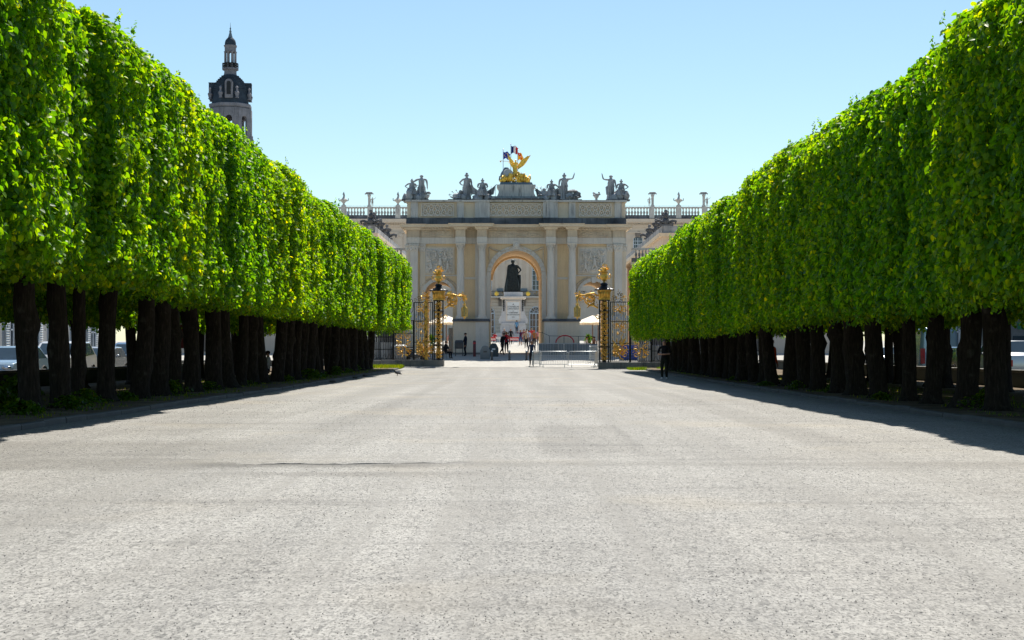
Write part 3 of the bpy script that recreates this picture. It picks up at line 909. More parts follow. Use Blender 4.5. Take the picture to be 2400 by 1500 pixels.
# entablature: architrave, frieze, cornice, breaking forward over the supports
BR = [(-8.45, -7.4, -.42), (-4.75, -3.85, -1.12), (-3.1, -2.2, -1.12), (2.2, 3.1, -1.12), (3.85, 4.75, -1.12), (7.4, 8.45, -.42)]
m_ = MB(); m_.box(-8.52, 8.52, -.18, DEP, 8.522, 9.0); m_.build('architrave', M['pale'], arch)
for a, b, y in BR:
    m_ = MB(); m_.box(a+.06, b-.06, y+.1, -.1, 8.526, 9.004); m_.build('architrave_block', M['pale'], arch)
m_ = MB(); m_.box(-8.5, 8.5, -.14, DEP-.02, 9.002, 9.56); m_.build('frieze', M['frieze'], arch)
for a, b, y in BR:
    m_ = MB(); m_.box(a+.08, b-.08, y+.14, -.1, 9.006, 9.562); m_.build('frieze_block', M['frieze'], arch)
relief('frieze_carving', -2.1, 2.1, 9.02, 9.55, -.17, 9, arch, M['frieze'], 90, 16, .09)
for s in (-1, 1):
    relief('frieze_carving', *sorted((s*4.8, s*7.35)), 9.02, 9.55, -.17, 12+s, arch, M['frieze'], 60, 16, .09)
m_ = MB()
prof = [(-.2, 9.56), (-.3, 9.62), (-.34, 9.72), (-.62, 9.78), (-.66, 9.92), (-.74, 10.0)]
def cornice(mb, x0, x1, y, prof, back):
    vs_ = []
    for (o, z) in prof:
        e = -o-.2
        vs_ += [(x0-e, y+o+.2, z), (x1+e, y+o+.2, z), (x1+e, back, z), (x0-e, back, z)]
    n = len(prof); fs = [(3, 2, 1, 0), (4*n-4, 4*n-3, 4*n-2, 4*n-1)]
    for k in range(n-1):
        fs += [(4*k+i, 4*k+(i+1) % 4, 4*k+4+(i+1) % 4, 4*k+4+i) for i in range(4)]
    mb.add(vs_, fs)
cornice(m_, -8.5, 8.5, -.2, prof, DEP+.3)
m_.build('cornice', M['ochre_pale'], arch)
for a, b, y in BR:
    m_ = MB(); cornice(m_, a+.05, b-.05, y+.06, [(o, z+.006) for o, z in prof], -.05); m_.build('cornice_block', M['ochre_pale'], arch)
dn = MB(); dn.box(-.045, .045, -.5, -.2, 9.63, 9.75); dme = dn.mesh('dentil', M['frieze'])
for x in np.arange(-8.3, 8.31, .19):
    if not any(a-.1 < x < b+.1 for a, b, _ in BR): link('dentil', dme, arch, (float(x), -.02, 0))
# attic: stained base course, piers, pierced panels, coping
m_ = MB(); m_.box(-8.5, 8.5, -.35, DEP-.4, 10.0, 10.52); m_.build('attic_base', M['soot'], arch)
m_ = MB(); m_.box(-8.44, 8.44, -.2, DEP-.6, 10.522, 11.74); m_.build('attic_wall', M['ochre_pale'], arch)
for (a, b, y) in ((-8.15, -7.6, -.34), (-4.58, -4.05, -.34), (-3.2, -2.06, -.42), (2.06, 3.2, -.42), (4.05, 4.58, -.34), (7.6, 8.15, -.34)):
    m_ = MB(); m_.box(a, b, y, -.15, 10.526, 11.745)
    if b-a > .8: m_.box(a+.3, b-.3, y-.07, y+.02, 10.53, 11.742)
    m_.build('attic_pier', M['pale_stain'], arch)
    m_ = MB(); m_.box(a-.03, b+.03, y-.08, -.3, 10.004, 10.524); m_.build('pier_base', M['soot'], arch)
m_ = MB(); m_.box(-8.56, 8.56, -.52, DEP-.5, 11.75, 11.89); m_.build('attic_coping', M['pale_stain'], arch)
for (a, b) in ((-7.28, -4.88), (-2.04, 2.04), (4.9, 7.3)):
    m_ = MB(); m_.box(a, b, -.17, -.1, 10.70, 11.56); m_.build('panel_back', M['ochre_pale'], arch)
    fr_ = MB()
    for q in ((a-.06, b+.06, 11.56, 11.63), (a-.06, b+.06, 10.63, 10.70), (a-.06, a, 10.7, 11.56), (b, b+.06, 10.7, 11.56)): fr_.box(q[0], q[1], -.34, -.19, q[2], q[3])
    fr_.build('panel_frame', M['pale'], arch)
    n = max(4, round((b-a)/.51)); w_ = (b-a)/n
    lk = MB()
    for zc, rz in ((11.33, .2), (10.92, .2)):
        lk.tube([(math.cos(t)*w_*.36, -.27, zc+math.sin(t)*rz) for t in np.linspace(0, 2*math.pi, 13)], .05, 5)
        lk.ball((0, -.26, zc), (.06, .05, .07), 6, 5)
    lk.tube([(-w_*.5, -.27, 11.54), (-w_*.28, -.27, 11.2), (w_*.05, -.27, 11.12), (w_*.28, -.27, 11.0), (w_*.5, -.27, 10.72)], .04, 5)
    lk.tube([(w_*.5, -.28, 11.54), (w_*.28, -.28, 11.2), (0, -.28, 11.12), (-w_*.28, -.28, 11.0), (-w_*.5, -.28, 10.72)], .04, 5)
    lme = lk.mesh('interlace', M['pale'], 60)
    for i in range(n):
        link('interlace', lme, arch, (a+w_*(i+.5), 0, 0))
# platform and pedestal of the gilded group
m_ = MB(); m_.box(-2.08, 2.08, -.62, 2.6, 11.895, 12.02); m_.build('platform', M['soot'], arch)
m_ = MB(); m_.box(-2.1, 2.1, -.66, -.6, 12.03, 12.16)
for x in np.arange(-1.9, 2, .76): m_.box(float(x)-.03, float(x)+.03, -.7, -.55, 11.9, 12.2)
m_.build('gutter_rail', M['lead'], arch)
m_ = MB()
m_.prism([(-1.75, 12.02), (1.75, 12.02), (1.5, 12.2), (1.38, 12.45), (1.36, 12.8), (1.5, 13.0), (1.5, 13.12), (-1.5, 13.12), (-1.5, 13.0), (-1.36, 12.8), (-1.38, 12.45), (-1.5, 12.2)], -.1, 1.9)
m_.build('group_pedestal', M['pale_stain'], arch)
# thin safety railings either side of that pedestal
for s in (-1, 1):
    m_ = MB()
    for z in (12.5, 12.75, 13.0): m_.tube([(s*1.6, .3, z), (s*2.25, .3, z)], .012, 4)
    for x in (1.62, 1.95, 2.25): m_.tube([(s*x, .3, 12.0), (s*x, .3, 13.02)], .014, 4)
    m_.build('safety_railing', M['steel'], arch)

# ------------------------------------------------------------------ wings beside the arch, with balustrades
bal = MB(); bal.lathe([(.07, 0), (.07, .05), (.045, .07), (.1, .2), (.105, .27), (.05, .45), (.045, .5), (.065, .54), (.07, .6)], seg=10)
BAL = bal.mesh('baluster', M['statue'], 50)
BALP = bal.mesh('baluster', M['pale'], 50)
for s, side in ((-1, 'left'), (1, 'right')):
    x0, x1 = sorted((s*8.95, s*27)); d = 121.5
    wg = empty('wing_wall', ((x0+x1)/2, d, AZ), f'low wing with dark balustrade on the {side} side of the arch', 'building')
    hw = (x1-x0)/2
    m_ = MB(); m_.box(-hw, hw, 0, 5, -.8, 7.0); m_.build('wall', M['hall'], wg)
    m_ = MB(); m_.box(-hw-.1, hw+.1, -.25, 5.1, 7.002, 7.25); m_.build('cornice', M['ochre_pale'], wg)
    m_ = MB(); m_.box(-hw, hw, -.2, .15, 7.252, 7.58); m_.build('balustrade_base', M['soot'], wg)
    m_ = MB(); m_.box(-hw, hw, -.2, .15, 8.2, 8.36); m_.build('balustrade_rail', M['pale_stain'], wg)
    for i in range(36):
        x = s*(-hw+.35+i*.26) if s > 0 else (hw-.35-i*.26)
        link('baluster', BAL, wg, (x, -.03, 7.585))
    m_ = MB()
    for i in range(5):
        x = -hw+1.6+i*3.6
        m_.box(x, x+1.3, -.04, .02, .2, 3.0)
    m_.build('door_panels', M['hall_dark'], wg)

# ================================================================== figures: people and statues
def skin_mesh(J, bones, root, lvl=1):
    names = list(J)
    idx = {n: i for i, n in enumerate(names)}
    me = bpy.data.meshes.new('sk')
    me.from_pydata([J[n][:3] for n in names], [(idx[a], idx[b]) for a, b in bones], [])
    o = bpy.data.objects.new('sk', me); C.objects.link(o)
    o.modifiers.new('s', 'SKIN')
    sub = o.modifiers.new('u', 'SUBSURF'); sub.levels = lvl; sub.render_levels = lvl
    sv = me.skin_vertices[0].data
    for n in names:
        r = J[n][3]; sv[idx[n]].radius = r if isinstance(r, tuple) else (r, r)
        sv[idx[n]].use_root = (n == root)
    dg = bpy.context.evaluated_depsgraph_get(); dg.update()
    ev = o.evaluated_get(dg)
    m2 = bpy.data.meshes.new_from_object(ev, depsgraph=dg)
    out = MB()
    out.v = [tuple(v.co) for v in m2.vertices]; out.f = [tuple(p.vertices) for p in m2.polygons]; out.m = [0]*len(out.f)
    bpy.data.objects.remove(o); bpy.data.meshes.remove(me); bpy.data.meshes.remove(m2)
    return out

def pose(stride=0.0, lean=0.0, armL='down', armR='down', sit=False, headturn=0.0, wide=1.0):
    """joints of a figure one unit tall that faces -Y; x>0 is its left hand as seen from behind"""
    J = {}
    hz = .52 if not sit else .28
    J['pelvis'] = (0, 0, hz, .072*wide)
    ly = -lean
    def up(z, y=0): return (ly*z/.45 + y, hz+z)
    for n, z, r in (('waist', .11, .066*wide), ('chest', .225, (.088*wide)), ('neck0', .30, .04), ('neck', .345, .031)):
        y, zz = up(z); J[n] = (0, y, zz, r)
    y, zz = up(.40); J['head'] = (0, y-.012, zz, .052)
    y, zz = up(.45); J['crown'] = (0, y-.008, zz, .042)
    bones = [('pelvis', 'waist'), ('waist', 'chest'), ('chest', 'neck0'), ('neck0', 'neck'), ('neck', 'head'), ('head', 'crown')]
    hands = []
    for s, a in ((1, armL), (-1, armR)):
        k = 'L' if s > 0 else 'R'
        y, zz = up(.285)
        sh = Vector((s*.112*wide, y, zz))
        el, wr, hd = {
            'down': ((.03, .01, -.17), (.035, -.03, -.32), (.035, -.045, -.38)),
            'fwd': ((.02, -.07, -.15), (.0, -.2, -.2), (0, -.25, -.2)),
            'back': ((.02, .07, -.16), (.03, .1, -.31), (.03, .1, -.37)),
            'swing': ((.02, -.06, -.16), (.02, -.14, -.29), (.02, -.17, -.34)),
            'cross': ((.045, -.04, -.16), (-.09, -.12, -.17), (-.15, -.12, -.165)),
            'hip': ((.13, .04, -.13), (.04, -.03, -.23), (.0, -.04, -.24)),
            'raise': ((.13, -.02, .02), (.17, -.05, .16), (.18, -.06, .22)),
            'head': ((.13, -.05, .03), (.06, -.07, .13), (.02, -.06, .16)),
            'lap': ((.03, -.03, -.16), (-.02, -.15, -.2), (-.05, -.19, -.2)),
            'out': ((.12, .0, -.06), (.26, -.02, -.02), (.32, -.02, .0)),
        }[a]
        J['sh'+k] = (*sh, .036*wide)
        for nm, q, r in (('el', el, .028), ('wr', wr, .019), ('hd', hd, .02)):
            J[nm+k] = (sh.x+s*q[0], sh.y+q[1], sh.z+q[2], r)
        bones += [('neck0', 'sh'+k), ('sh'+k, 'el'+k), ('el'+k, 'wr'+k), ('wr'+k, 'hd'+k)]
        st = s*stride
        if sit:
            J['hip'+k] = (s*.05, -.01, hz-.02, .056); J['kn'+k] = (s*.07, -.23, hz-.01, .043)
            J['an'+k] = (s*.07, -.23, .04, .026); J['toe'+k] = (s*.075, -.31, .018, .02)
        else:
            J['hip'+k] = (s*.05, -.01, hz-.05, .062*wide); J['kn'+k] = (s*.056, -.03+st*.4, .285, .045)
            J['an'+k] = (s*.056, .02+st*.9+ (.0 if st <= 0 else .05), .045 + max(0, st)*.35, .027); J['toe'+k] = (s*.068, -.075+st*.9, .02+max(0, st)*.1, .021)
        bones += [('pelvis', 'hip'+k), ('hip'+k, 'kn'+k), ('kn'+k, 'an'+k), ('an'+k, 'toe'+k)]
    return J, bones

def fingers(mb, J):
    for k, s in (('L', 1), ('R', -1)):
        w_, h = Vector(J['wr'+k][:3]), Vector(J['hd'+k][:3])
        d = (h-w_).normalized(); side = d.cross(Vector((1, 0, 0)))
        side = side.normalized() if side.length > .1 else Vector((0, 1, 0))
        for q, L in enumerate((.036, .044, .046, .04)):
            b = h + side*(q-1.5)*.011
            mb.tube([b, b+d*L*.55, b+d*L*.9+d.cross(side)*.012], [.0062, .0055, .004], 5)
        b = h - d*.02 + side*.02
        mb.tube([b, b+side*.018+d*.012, b+side*.022+d*.03], [.007, .006, .0045], 5)

_regs = {'shirt': ('pelvis', 'waist', 'chest', 'neck0', 'shL', 'shR', 'elL', 'elR')}
def seg_dist(p, a, b):
    ab = b-a; t = max(0, min(1, (p-a).dot(ab)/max(1e-9, ab.dot(ab))))
    return (p-(a+ab*t)).length
def region(a, b, sleeve, shorts):
    s = {a[:2], b[:2]}
    if s & {'he', 'cr'} or (a, b) == ('neck0', 'neck') or s == {'ne', 'he'}: return 0
    if 'hd' in s or (s == {'el', 'wr'} and sleeve < 2) or (s == {'sh', 'el'} and sleeve < 1): return 0
    if s & {'hi', 'kn'} and not 'an' in s: return 2
    if s == {'kn', 'an'}: return 0 if shorts else 2
    if 'to' in s: return 3
    return 1
MATCACHE = {}
def cmat(kind, col):
    key = (kind, tuple(col))
    if key not in MATCACHE:
        MATCACHE[key] = cloth(f'{kind}_{len(MATCACHE)}', col, .7 if kind == 'skin' else .9)
    return MATCACHE[key]
SKIN = (.42, .24, .17)
def person(x, d, h, label, shirt, trousers, hair=(.03, .02, .015), shoes=(.03, .03, .03), rot=0.0, sleeve=1, shorts=False, skin=SKIN, z=None, group=None, hairlong=0, cap=None, bald=False, lvl=1, **kw):
    J, bones = pose(**kw)
    body = skin_mesh(J, bones, 'pelvis', lvl)
    segs = [(a, b, Vector(J[a][:3]), Vector(J[b][:3])) for a, b in bones]
    for i, f in enumerate(body.f):
        c = sum((Vector(body.v[q]) for q in f), Vector())/len(f)
        best = min(segs, key=lambda s: seg_dist(c, s[2], s[3]) - .5*(J[s[0]][3] + J[s[1]][3])/2)
        body.m[i] = region(best[0], best[1], sleeve, shorts)
    # short sleeves: skin below mid upper arm is handled by sleeve=1 (forearm bare)
    body.cur = 0; fingers(body, J)
    hx, hy, hzz = J['head'][:3]
    body.tube([(hx, hy-.045, hzz+.022), (hx, hy-.062, hzz+.004), (hx, hy-.05, hzz-.002)], [.005, .010, .008], 5)
    for s in (-1, 1): body.ball((hx+s*.05, hy+.002, hzz+.006), (.006, .012, .017), 5, 4)
    t = empty('person', (x, d, g(d)+.004 if z is None else z), label, 'person', group, rotz=rot)
    mats = [cmat('skin', skin), cmat('shirt', shirt), cmat('trousers', trousers), cmat('shoe', shoes)]
    body.xf(Matrix.Scale(h, 4))
    body.build('body', mats, t, 180)
    f = MB()
    for s in (-1, 1): f.ball(((hx+s*.019)*h, (hy-.047)*h, (hzz+.018)*h), (.0065*h, .005*h, .0045*h), 6, 4)
    f.box((hx-.016)*h, (hx+.016)*h, (hy-.050)*h, (hy-.043)*h, (hzz-.022)*h, (hzz-.018)*h)
    f.build('face_features', cmat('dark', (.05, .02, .015)), t)
    if cap:
        m_ = MB(); m_.lathe([(.056*h, 0), (.055*h, .02*h), (.04*h, .045*h), (.004*h, .055*h)], (hx*h, (hy+.004)*h, (hzz+.022)*h), 12)
        m_.box((hx-.035)*h, (hx+.035)*h, (hy-.095)*h, (hy-.04)*h, (hzz+.024)*h, (hzz+.03)*h); m_.build('cap', cmat('cap', cap), t, 50)
    elif not bald:
        m_ = MB(); m_.lathe([(.050*h, -.01*h), (.0575*h, .012*h), (.0565*h, .035*h), (.042*h, .056*h), (.003*h, .066*h)], (hx*h, (hy+.010)*h, (hzz+.008)*h), 12,
                            fr=lambda a, k: .97 if math.sin(a) < -.3 and k < 2 else 1.03)
        if hairlong: m_.ball((hx*h, (hy+.036)*h, (hzz-.035)*h), (.048*h, .028*h, (.06+.03*hairlong)*h), 8, 6, .2)
        m_.build('hair', cmat('hair', hair), t, 60)
    return t, J
def held(name, parent_xyz, label, cat, build):
    t = empty(name, parent_xyz, label, cat); build(t); return t

def pxp(x, hpx, h):           # place a person from the pixel column and pixel height
    d = F*h/hpx
    return px(x, d), d
X, d = pxp(1557, 93, 1.78)
person(X, d, 1.78, 'person in black polo and trousers with folded arms standing at the right verge', (.012, .012, .014), (.016, .02, .016), shoes=(.7, .7, .72), armL='cross', armR='cross', bald=True, rot=R(-12), lvl=2)
X, d = pxp(1246, 59, 1.74)
person(X, d, 1.74, 'person in dark blue tee walking beside the steel barriers', (.02, .035, .07), (.015, .016, .02), stride=-.12, armL='swing', armR='back', hair=(.12, .07, .04), lvl=2)
X = px(1177, 116.5)
person(X, 116.5, 1.70, 'person in dark clothes bending forward and striding through the arch shade', (.014, .014, .018), (.012, .012, .016), lean=.16, stride=.22, armL='fwd', armR='down', rot=R(35), sleeve=2)
rows = [
 (1187, 121.5, 1.68, 'blonde person in a red coat half behind the striding dark figure', (.55, .02, .05), (.03, .02, .03), dict(hair=(.35, .22, .09), hairlong=2, sleeve=2, stride=.1)),
 (1197, 172, 1.78, 'bald person in black shirt walking on the sunlit plaza', (.015, .015, .018), (.018, .018, .02), dict(bald=True, stride=-.1)),
 (1220, 165, 1.66, 'person in denim shorts with both hands raised to the face', (.06, .02, .07), (.05, .09, .2), dict(shorts=True, armL='head', armR='head', hair=(.3, .18, .08))),
 (1233, 150, 1.72, 'person in beige top and black trousers seen in the middle of the plaza', (.36, .27, .20), (.014, .014, .016), dict(stride=.1, hair=(.25, .16, .08), wide=1.12)),
 (1252, 150, 1.74, 'person in tan jacket and red cap near the right jamb', (.30, .13, .05), (.05, .04, .04), dict(cap=(.5, .04, .03), sleeve=2, wide=1.15)),
 (1239, 158, 1.70, 'person in pale blue shirt behind the beige-topped walker', (.35, .45, .65), (.06, .07, .1), dict()),
 (1228, 171, 1.70, 'person in brick red top among the crowd left of the white-shirted one', (.30, .06, .05), (.04, .05, .08), dict(hair=(.08, .04, .02))),
 (1234, 178, 1.72, 'person in white shirt among the crowd before the monument', (.75, .75, .75), (.05, .05, .07), dict()),
 (1246, 176, 1.80, 'tall person in bright red tee in front of the right arched door', (.55, .05, .06), (.1, .14, .25), dict(wide=1.15, hair=(.3, .2, .1))),
 (1262, 165, 1.70, 'person in pink top at the right edge of the middle arch', (.6, .22, .28), (.08, .08, .1), dict()),
 (1182, 178, 1.72, 'person in pale hat and dark dress left of the monument foot', (.14, .12, .12), (.02, .02, .025), dict(cap=(.6, .5, .38), armL='hip')),
 (1160, 184, 1.60, 'person in red top sitting left of the monument', (.5, .02, .03), (.03, .03, .05), dict(sit=True, armL='lap', armR='lap')),
]
for (x, d, h, lab, sh, tr, kw) in rows:
    person(px(x, d), d, h, lab, sh, tr, group='people beyond the arch', **kw)
person(px(1211, 189), 189, 1.68, 'person in light blue shirt standing on the monument step', (.12, .30, .5), (.03, .05, .09), z=g(189)+1.0, rot=R(160), group='people beyond the arch')
person(px(1091, 115.5), 115.5, 1.76, 'guard in dark navy uniform standing by the left pedestal', (.012, .016, .03), (.012, .014, .022), rot=R(-80), armR='swing', sleeve=2)
person(px(1045, 113), 113, 1.72, 'person in black sitting in the shade left of the guard', (.012, .013, .018), (.012, .012, .016), sit=True, rot=R(60), armL='lap', armR='lap', sleeve=2, group='people sitting near the arch')
person(px(1056, 128.5), 128.5, 1.68, 'person in pink tee seen through the left side arch', (.5, .25, .25), (.2, .18, .17), group='people sitting near the arch')
person(px(1375, 129.5), 129.5, 1.66, 'person in pale shirt at a table under the right parasol, farther left', (.4, .42, .5), (.04, .05, .1), rot=R(90), group='people sitting near the arch', armL='lap', armR='lap', sit=True)
person(px(1393, 130.5), 130.5, 1.68, 'person in brown top at a table under the right parasol, farther right', (.22, .11, .08), (.05, .04, .04), rot=R(-80), group='people sitting near the arch', armL='lap', armR='lap', sit=True)
person(px(628, 62), 62, 1.72, 'person in white shirt resting between the left linden trunks', (.6, .6, .62), (.02, .02, .025), rot=R(-70), sit=True, armL='lap', armR='lap', sleeve=1)
person(px(1808, 57), 57, 1.72, 'person in bright orange jacket half hidden behind a right linden trunk', (.75, .10, .02), (.35, .03, .02), rot=R(40), sleeve=2)

# ------------------------------------------------------------------ stone statues on the attic
def robe(mb, cx, cy, r0, r1, z0, z1, seed, seg=26, dip=0.0):
    def fr(a, k):
        return 1 + .16*math.sin(a*6+seed+k*.35) + .09*math.sin(a*11+seed*2+k*.6) + .08*noise.noise(Vector((math.cos(a)*1.5, math.sin(a)*1.5, k*.4+seed)))
    n = 9
    prof = []
    for k in range(n+1):
        t = k/n
        prof.append((r0+(r1-r0)*(t**.7), z0+(z1-z0)*t))
    mb.lathe(prof, (cx, cy, 0), seg, fr=fr, sx=1.0, sy=.85)
def helmet(mb, J, h):
    x, y, z = (q*h for q in J['head'][:3])
    mb.lathe([(.064*h, -.01*h), (.066*h, .02*h), (.055*h, .05*h), (.02*h, .072*h), (.004*h, .078*h)], (x, y, z+.01*h), 12)
    pts = [(x, y-.05*h, z+.07*h), (x, y-.03*h, z+.115*h), (x, y+.03*h, z+.12*h), (x, y+.075*h, z+.07*h), (x, y+.085*h, z)]
    mb.tube(pts, [.012*h, .024*h, .026*h, .022*h, .008*h], 6)
def figure_mb(h, seed, helm=False, robed=True, beard=False, **kw):
    J, bones = pose(**kw)
    b = skin_mesh(J, bones, 'pelvis', 1)
    fingers(b, J)
    hx, hy, hz = J['head'][:3]
    b.tube([(hx, hy-.045, hz+.022), (hx, hy-.062, hz+.004), (hx, hy-.05, hz-.002)], [.005, .010, .008], 5)
    b.ball((hx, hy+.012, hz+.02), (.06, .06, .058), 10, 7, .18, seed)
    b.xf(Matrix.Scale(h, 4))
    if helm: helmet(b, J, h)
    sit = kw.get('sit', False)
    if robed:
        if sit:
            robe(b, 0, -.13*h, .20*h, .13*h, 0, .30*h, seed); robe(b, 0, 0, .15*h, .085*h, .2*h, .52*h, seed+3)
        else:
            robe(b, 0, 0, .135*h, .085*h, 0, .55*h, seed)
            robe(b, 0, -kw.get('lean', 0)*.25*h, .105*h, .082*h, .5*h, .78*h, seed+4)
        # cloak across the back
        b.tube([(.12*h, .05*h, (.78 if not sit else .54)*h), (.0, .09*h, (.62 if not sit else .42)*h), (-.12*h, .06*h, (.5 if not sit else .3)*h), (-.13*h, .0, .2*h)], [.03*h, .05*h, .05*h, .03*h], 7)
    return b
def rock(mb, x0, x1, y0, y1, z1, seed):
    n = 9
    rr = random.Random(seed)
    for i in range(n):
        mb.ball((rr.uniform(x0, x1), rr.uniform(y0, y1), rr.uniform(.1, z1*.6)), (rr.uniform(.15, .3), rr.uniform(.15, .3), z1*rr.uniform(.35, .6)), 8, 6, .5, seed+i)
def trophy(mb, x, y, z, s, seed):
    """heaped arms: shield, cuirass, helmet, banners"""
    rr = random.Random(seed)
    mb.ball((x, y, z+.22*s), (.24*s, .16*s, .26*s), 9, 7, .3, seed)
    mb.lathe([(.19*s, 0), (.16*s, .04*s), (.02*s, .08*s)], (x-.2*s, y-.12*s, z+.1*s), 10)
    mb.ball((x+.02*s, y-.05*s, z+.52*s), (.11*s, .11*s, .12*s), 8, 6, .1)
    for i in range(6):
        a = R(25+rr.uniform(-10, 10)+i*26)
        q = Vector((math.cos(a), rr.uniform(-.15, .15), math.sin(a)*.9))
        mb.tube([Vector((x, y, z+.15*s)), Vector((x, y, z+.15*s))+q*.55*s], [.018*s, .012*s], 5)
        mb.ball(tuple(Vector((x, y, z+.15*s))+q*.58*s), .04*s, 6, 4)
def banner(mb, x, z, dx, h, s):
    """a hanging flag sheet with folds, real thickness"""
    n = 6
    for k in range(n):
        t0, t1 = k/n, (k+1)/n
        y0 = .05*math.sin(k*1.9)
        a = [(x+dx*t0, z+h*(1-.25*t0)*0+h*t0), (x+dx*t1, z+h*t1), (x+dx*t1*.75, z-.35*s+h*t1*.2), (x+dx*t0*.75, z-.35*s+h*t0*.2)]
        mb.prism(a, y0-.05, y0+.05)
def statue(name, xp, build, label, y=.3):
    X_ = (xp-1210)/30.25
    p = aw(X_, y, 11.892)
    m_ = MB(); build(m_)
    me_parent = empty(name, p, label, 'statue', 'statues along the attic', rotz=ARCH_ROT)
    fo = m_.build('figure', M['statue'], me_parent, 60); fo.scale = (1.36, 1.3, 1.06)
    b = MB(); xs = [v[0] for v in m_.v if v[2] < .5] or [0]
    b.box(1.3*min(xs)-.04, 1.3*max(xs)+.04, -.36, .42, 0, .1); b.build('plinth', M['soot'], me_parent)
    return me_parent
def T(x, y=0, z=.1, rot=0.0): return Matrix.Translation((x, y, z)) @ Matrix.Rotation(rot, 4, 'Z')
def st1(m):
    rock(m, -.4, .5, -.25, .3, .75, 3)
    m.merge(figure_mb(1.45, 3, helm=True, sit=True, armL='lap', armR='hip', wide=1.25), T(-.02, 0, .42, R(15)))
def st2(m):
    rock(m, -.3, .25, -.2, .3, .55, 6)
    m.merge(figure_mb(1.75, 2, armL='hip', armR='down', robed=False, wide=1.35), T(.02, 0, .14, R(180)))
    robe(m, 0, 0, .26, .2, .1, 1.0, 5)
def st3(m):
    m.merge(figure_mb(1.85, 7, helm=True, armL='down', armR='hip', wide=1.1), T(0, 0, .1, R(-20)))
    m.tube([(.32, -.05, .5), (.36, -.05, 1.0), (.25, -.05, 1.3)], [.03, .025, .03], 6)
def st3b(m):
    trophy(m, 0, 0, .05, 1.15, 4); m.ball((-.25, -.1, .3), (.22, .2, .24), 8, 6, .5, 8); m.ball((.2, -.1, .25), (.22, .2, .24), 8, 6, .5, 9)
    m.tube([(-.3, 0, .1), (-.7, -.05, .45)], [.05, .01], 5); m.tube([(-.2, 0, .1), (-.62, -.05, .28)], [.05, .01], 5)
def st4(m):
    rock(m, -.4, .4, -.2, .3, .5, 9)
    m.merge(figure_mb(1.6, 9, helm=True, sit=True, armL='lap', armR='lap', wide=1.3), T(0, 0, .35))
    banner(m, -.25, .75, -.6, .55, 1.0); banner(m, .25, .7, .5, .4, .9)
    m.tube([(-.2, 0, .5), (-.9, 0, 1.4)], .025, 5); m.tube([(.2, 0, .5), (.8, 0, 1.2)], .025, 5)
def st5(m):
    rock(m, -.5, .5, -.2, .3, .6, 19); trophy(m, -.35, 0, .3, 1.0, 21)
    m.merge(figure_mb(1.5, 14, helm=True, sit=True, armL='hip', armR='lap', wide=1.3), T(.1, 0, .35))
    banner(m, .3, .8, .6, .3, 1.0); banner(m, -.4, .6, -.45, .35, .9)
def st6(m):
    m.merge(figure_mb(1.85, 17, helm=True, armL='raise', armR='down', wide=1.15), T(0, 0, .1))
def st6b(m):
    for i in range(7):
        m.ball((-.3+.1*i, .05*(i % 2), .32+.12*math.sin(i*1.3)), (.2, .2, .25), 8, 6, .6, i+40)
    for i in range(5): m.lathe([(.12, 0), (.1, .03), (.02, .05)], (-.3+.15*i, -.22, .25+.1*(i % 2)), 8)
    m.ball((0, 0, .72), (.3, .2, .12), 8, 6, .5, 77)
def st7(m):
    m.merge(figure_mb(1.8, 23, armL='down', armR='raise', wide=1.1, lean=-.02), T(0, 0, .1, R(10)))
def st8(m):
    rock(m, -.4, .35, -.2, .3, .75, 27)
    m.merge(figure_mb(1.5, 26, helm=True, sit=True, armL='hip', armR='lap', wide=1.25), T(.05, 0, .38, R(-10)))
    trophy(m, .05, .0, .55, .55, 5)
statue('seated_statue', 966, st1, 'seated helmeted statue at the left end of the attic')
statue('standing_statue', 987, st2, 'standing male statue with hand on hip near the left end of the attic')
statue('standing_statue', 1094, st3, 'robed helmeted statue standing above the second left column')
statue('stone_trophy', 1079, st3b, 'low heap of carved arms left of the robed helmeted statue')
statue('seated_statue', 1131, st4, 'seated helmeted statue with spread banners left of the gilded group')
statue('seated_statue', 1289, st5, 'seated helmeted statue with trophies and banners right of the gilded group')
statue('standing_statue', 1323, st6, 'standing helmeted statue raising its arm right of the gilded group')
statue('stone_trophy', 1342, st6b, 'dark heap of carved arms and shields right of the arm-raising statue')
statue('standing_statue', 1433, st7, 'robed statue with raised hand near the right end of the attic')
statue('seated_statue', 1455, st8, 'seated helmeted statue at the right end of the attic')
def urn_plant(xp, label):
    t = empty('stone_flower_vase', aw((xp-1210)/30.25, .1, 11.892), label, 'vase', 'flower vases on the attic')
    m_ = MB(); m_.lathe([(.14, 0), (.14, .06), (.07, .12), (.19, .3), (.2, .42), (.17, .46)], seg=12); m_.build('vase', M['pale_stain'], t, 50)
    m_ = MB()
    rr = random.Random(xp)
    for i in range(11): m_.ball((rr.uniform(-.24, .24), rr.uniform(-.15, .15), .5+rr.uniform(-.08, .14)), rr.uniform(.06, .11), 6, 5, .5, i)
    m_.build('flowers', M['statue'], t, 60)
urn_plant(1001, 'small stone flower vase right of the standing male statue')
urn_plant(1398, 'small stone flower vase left of the robed statue with raised hand')

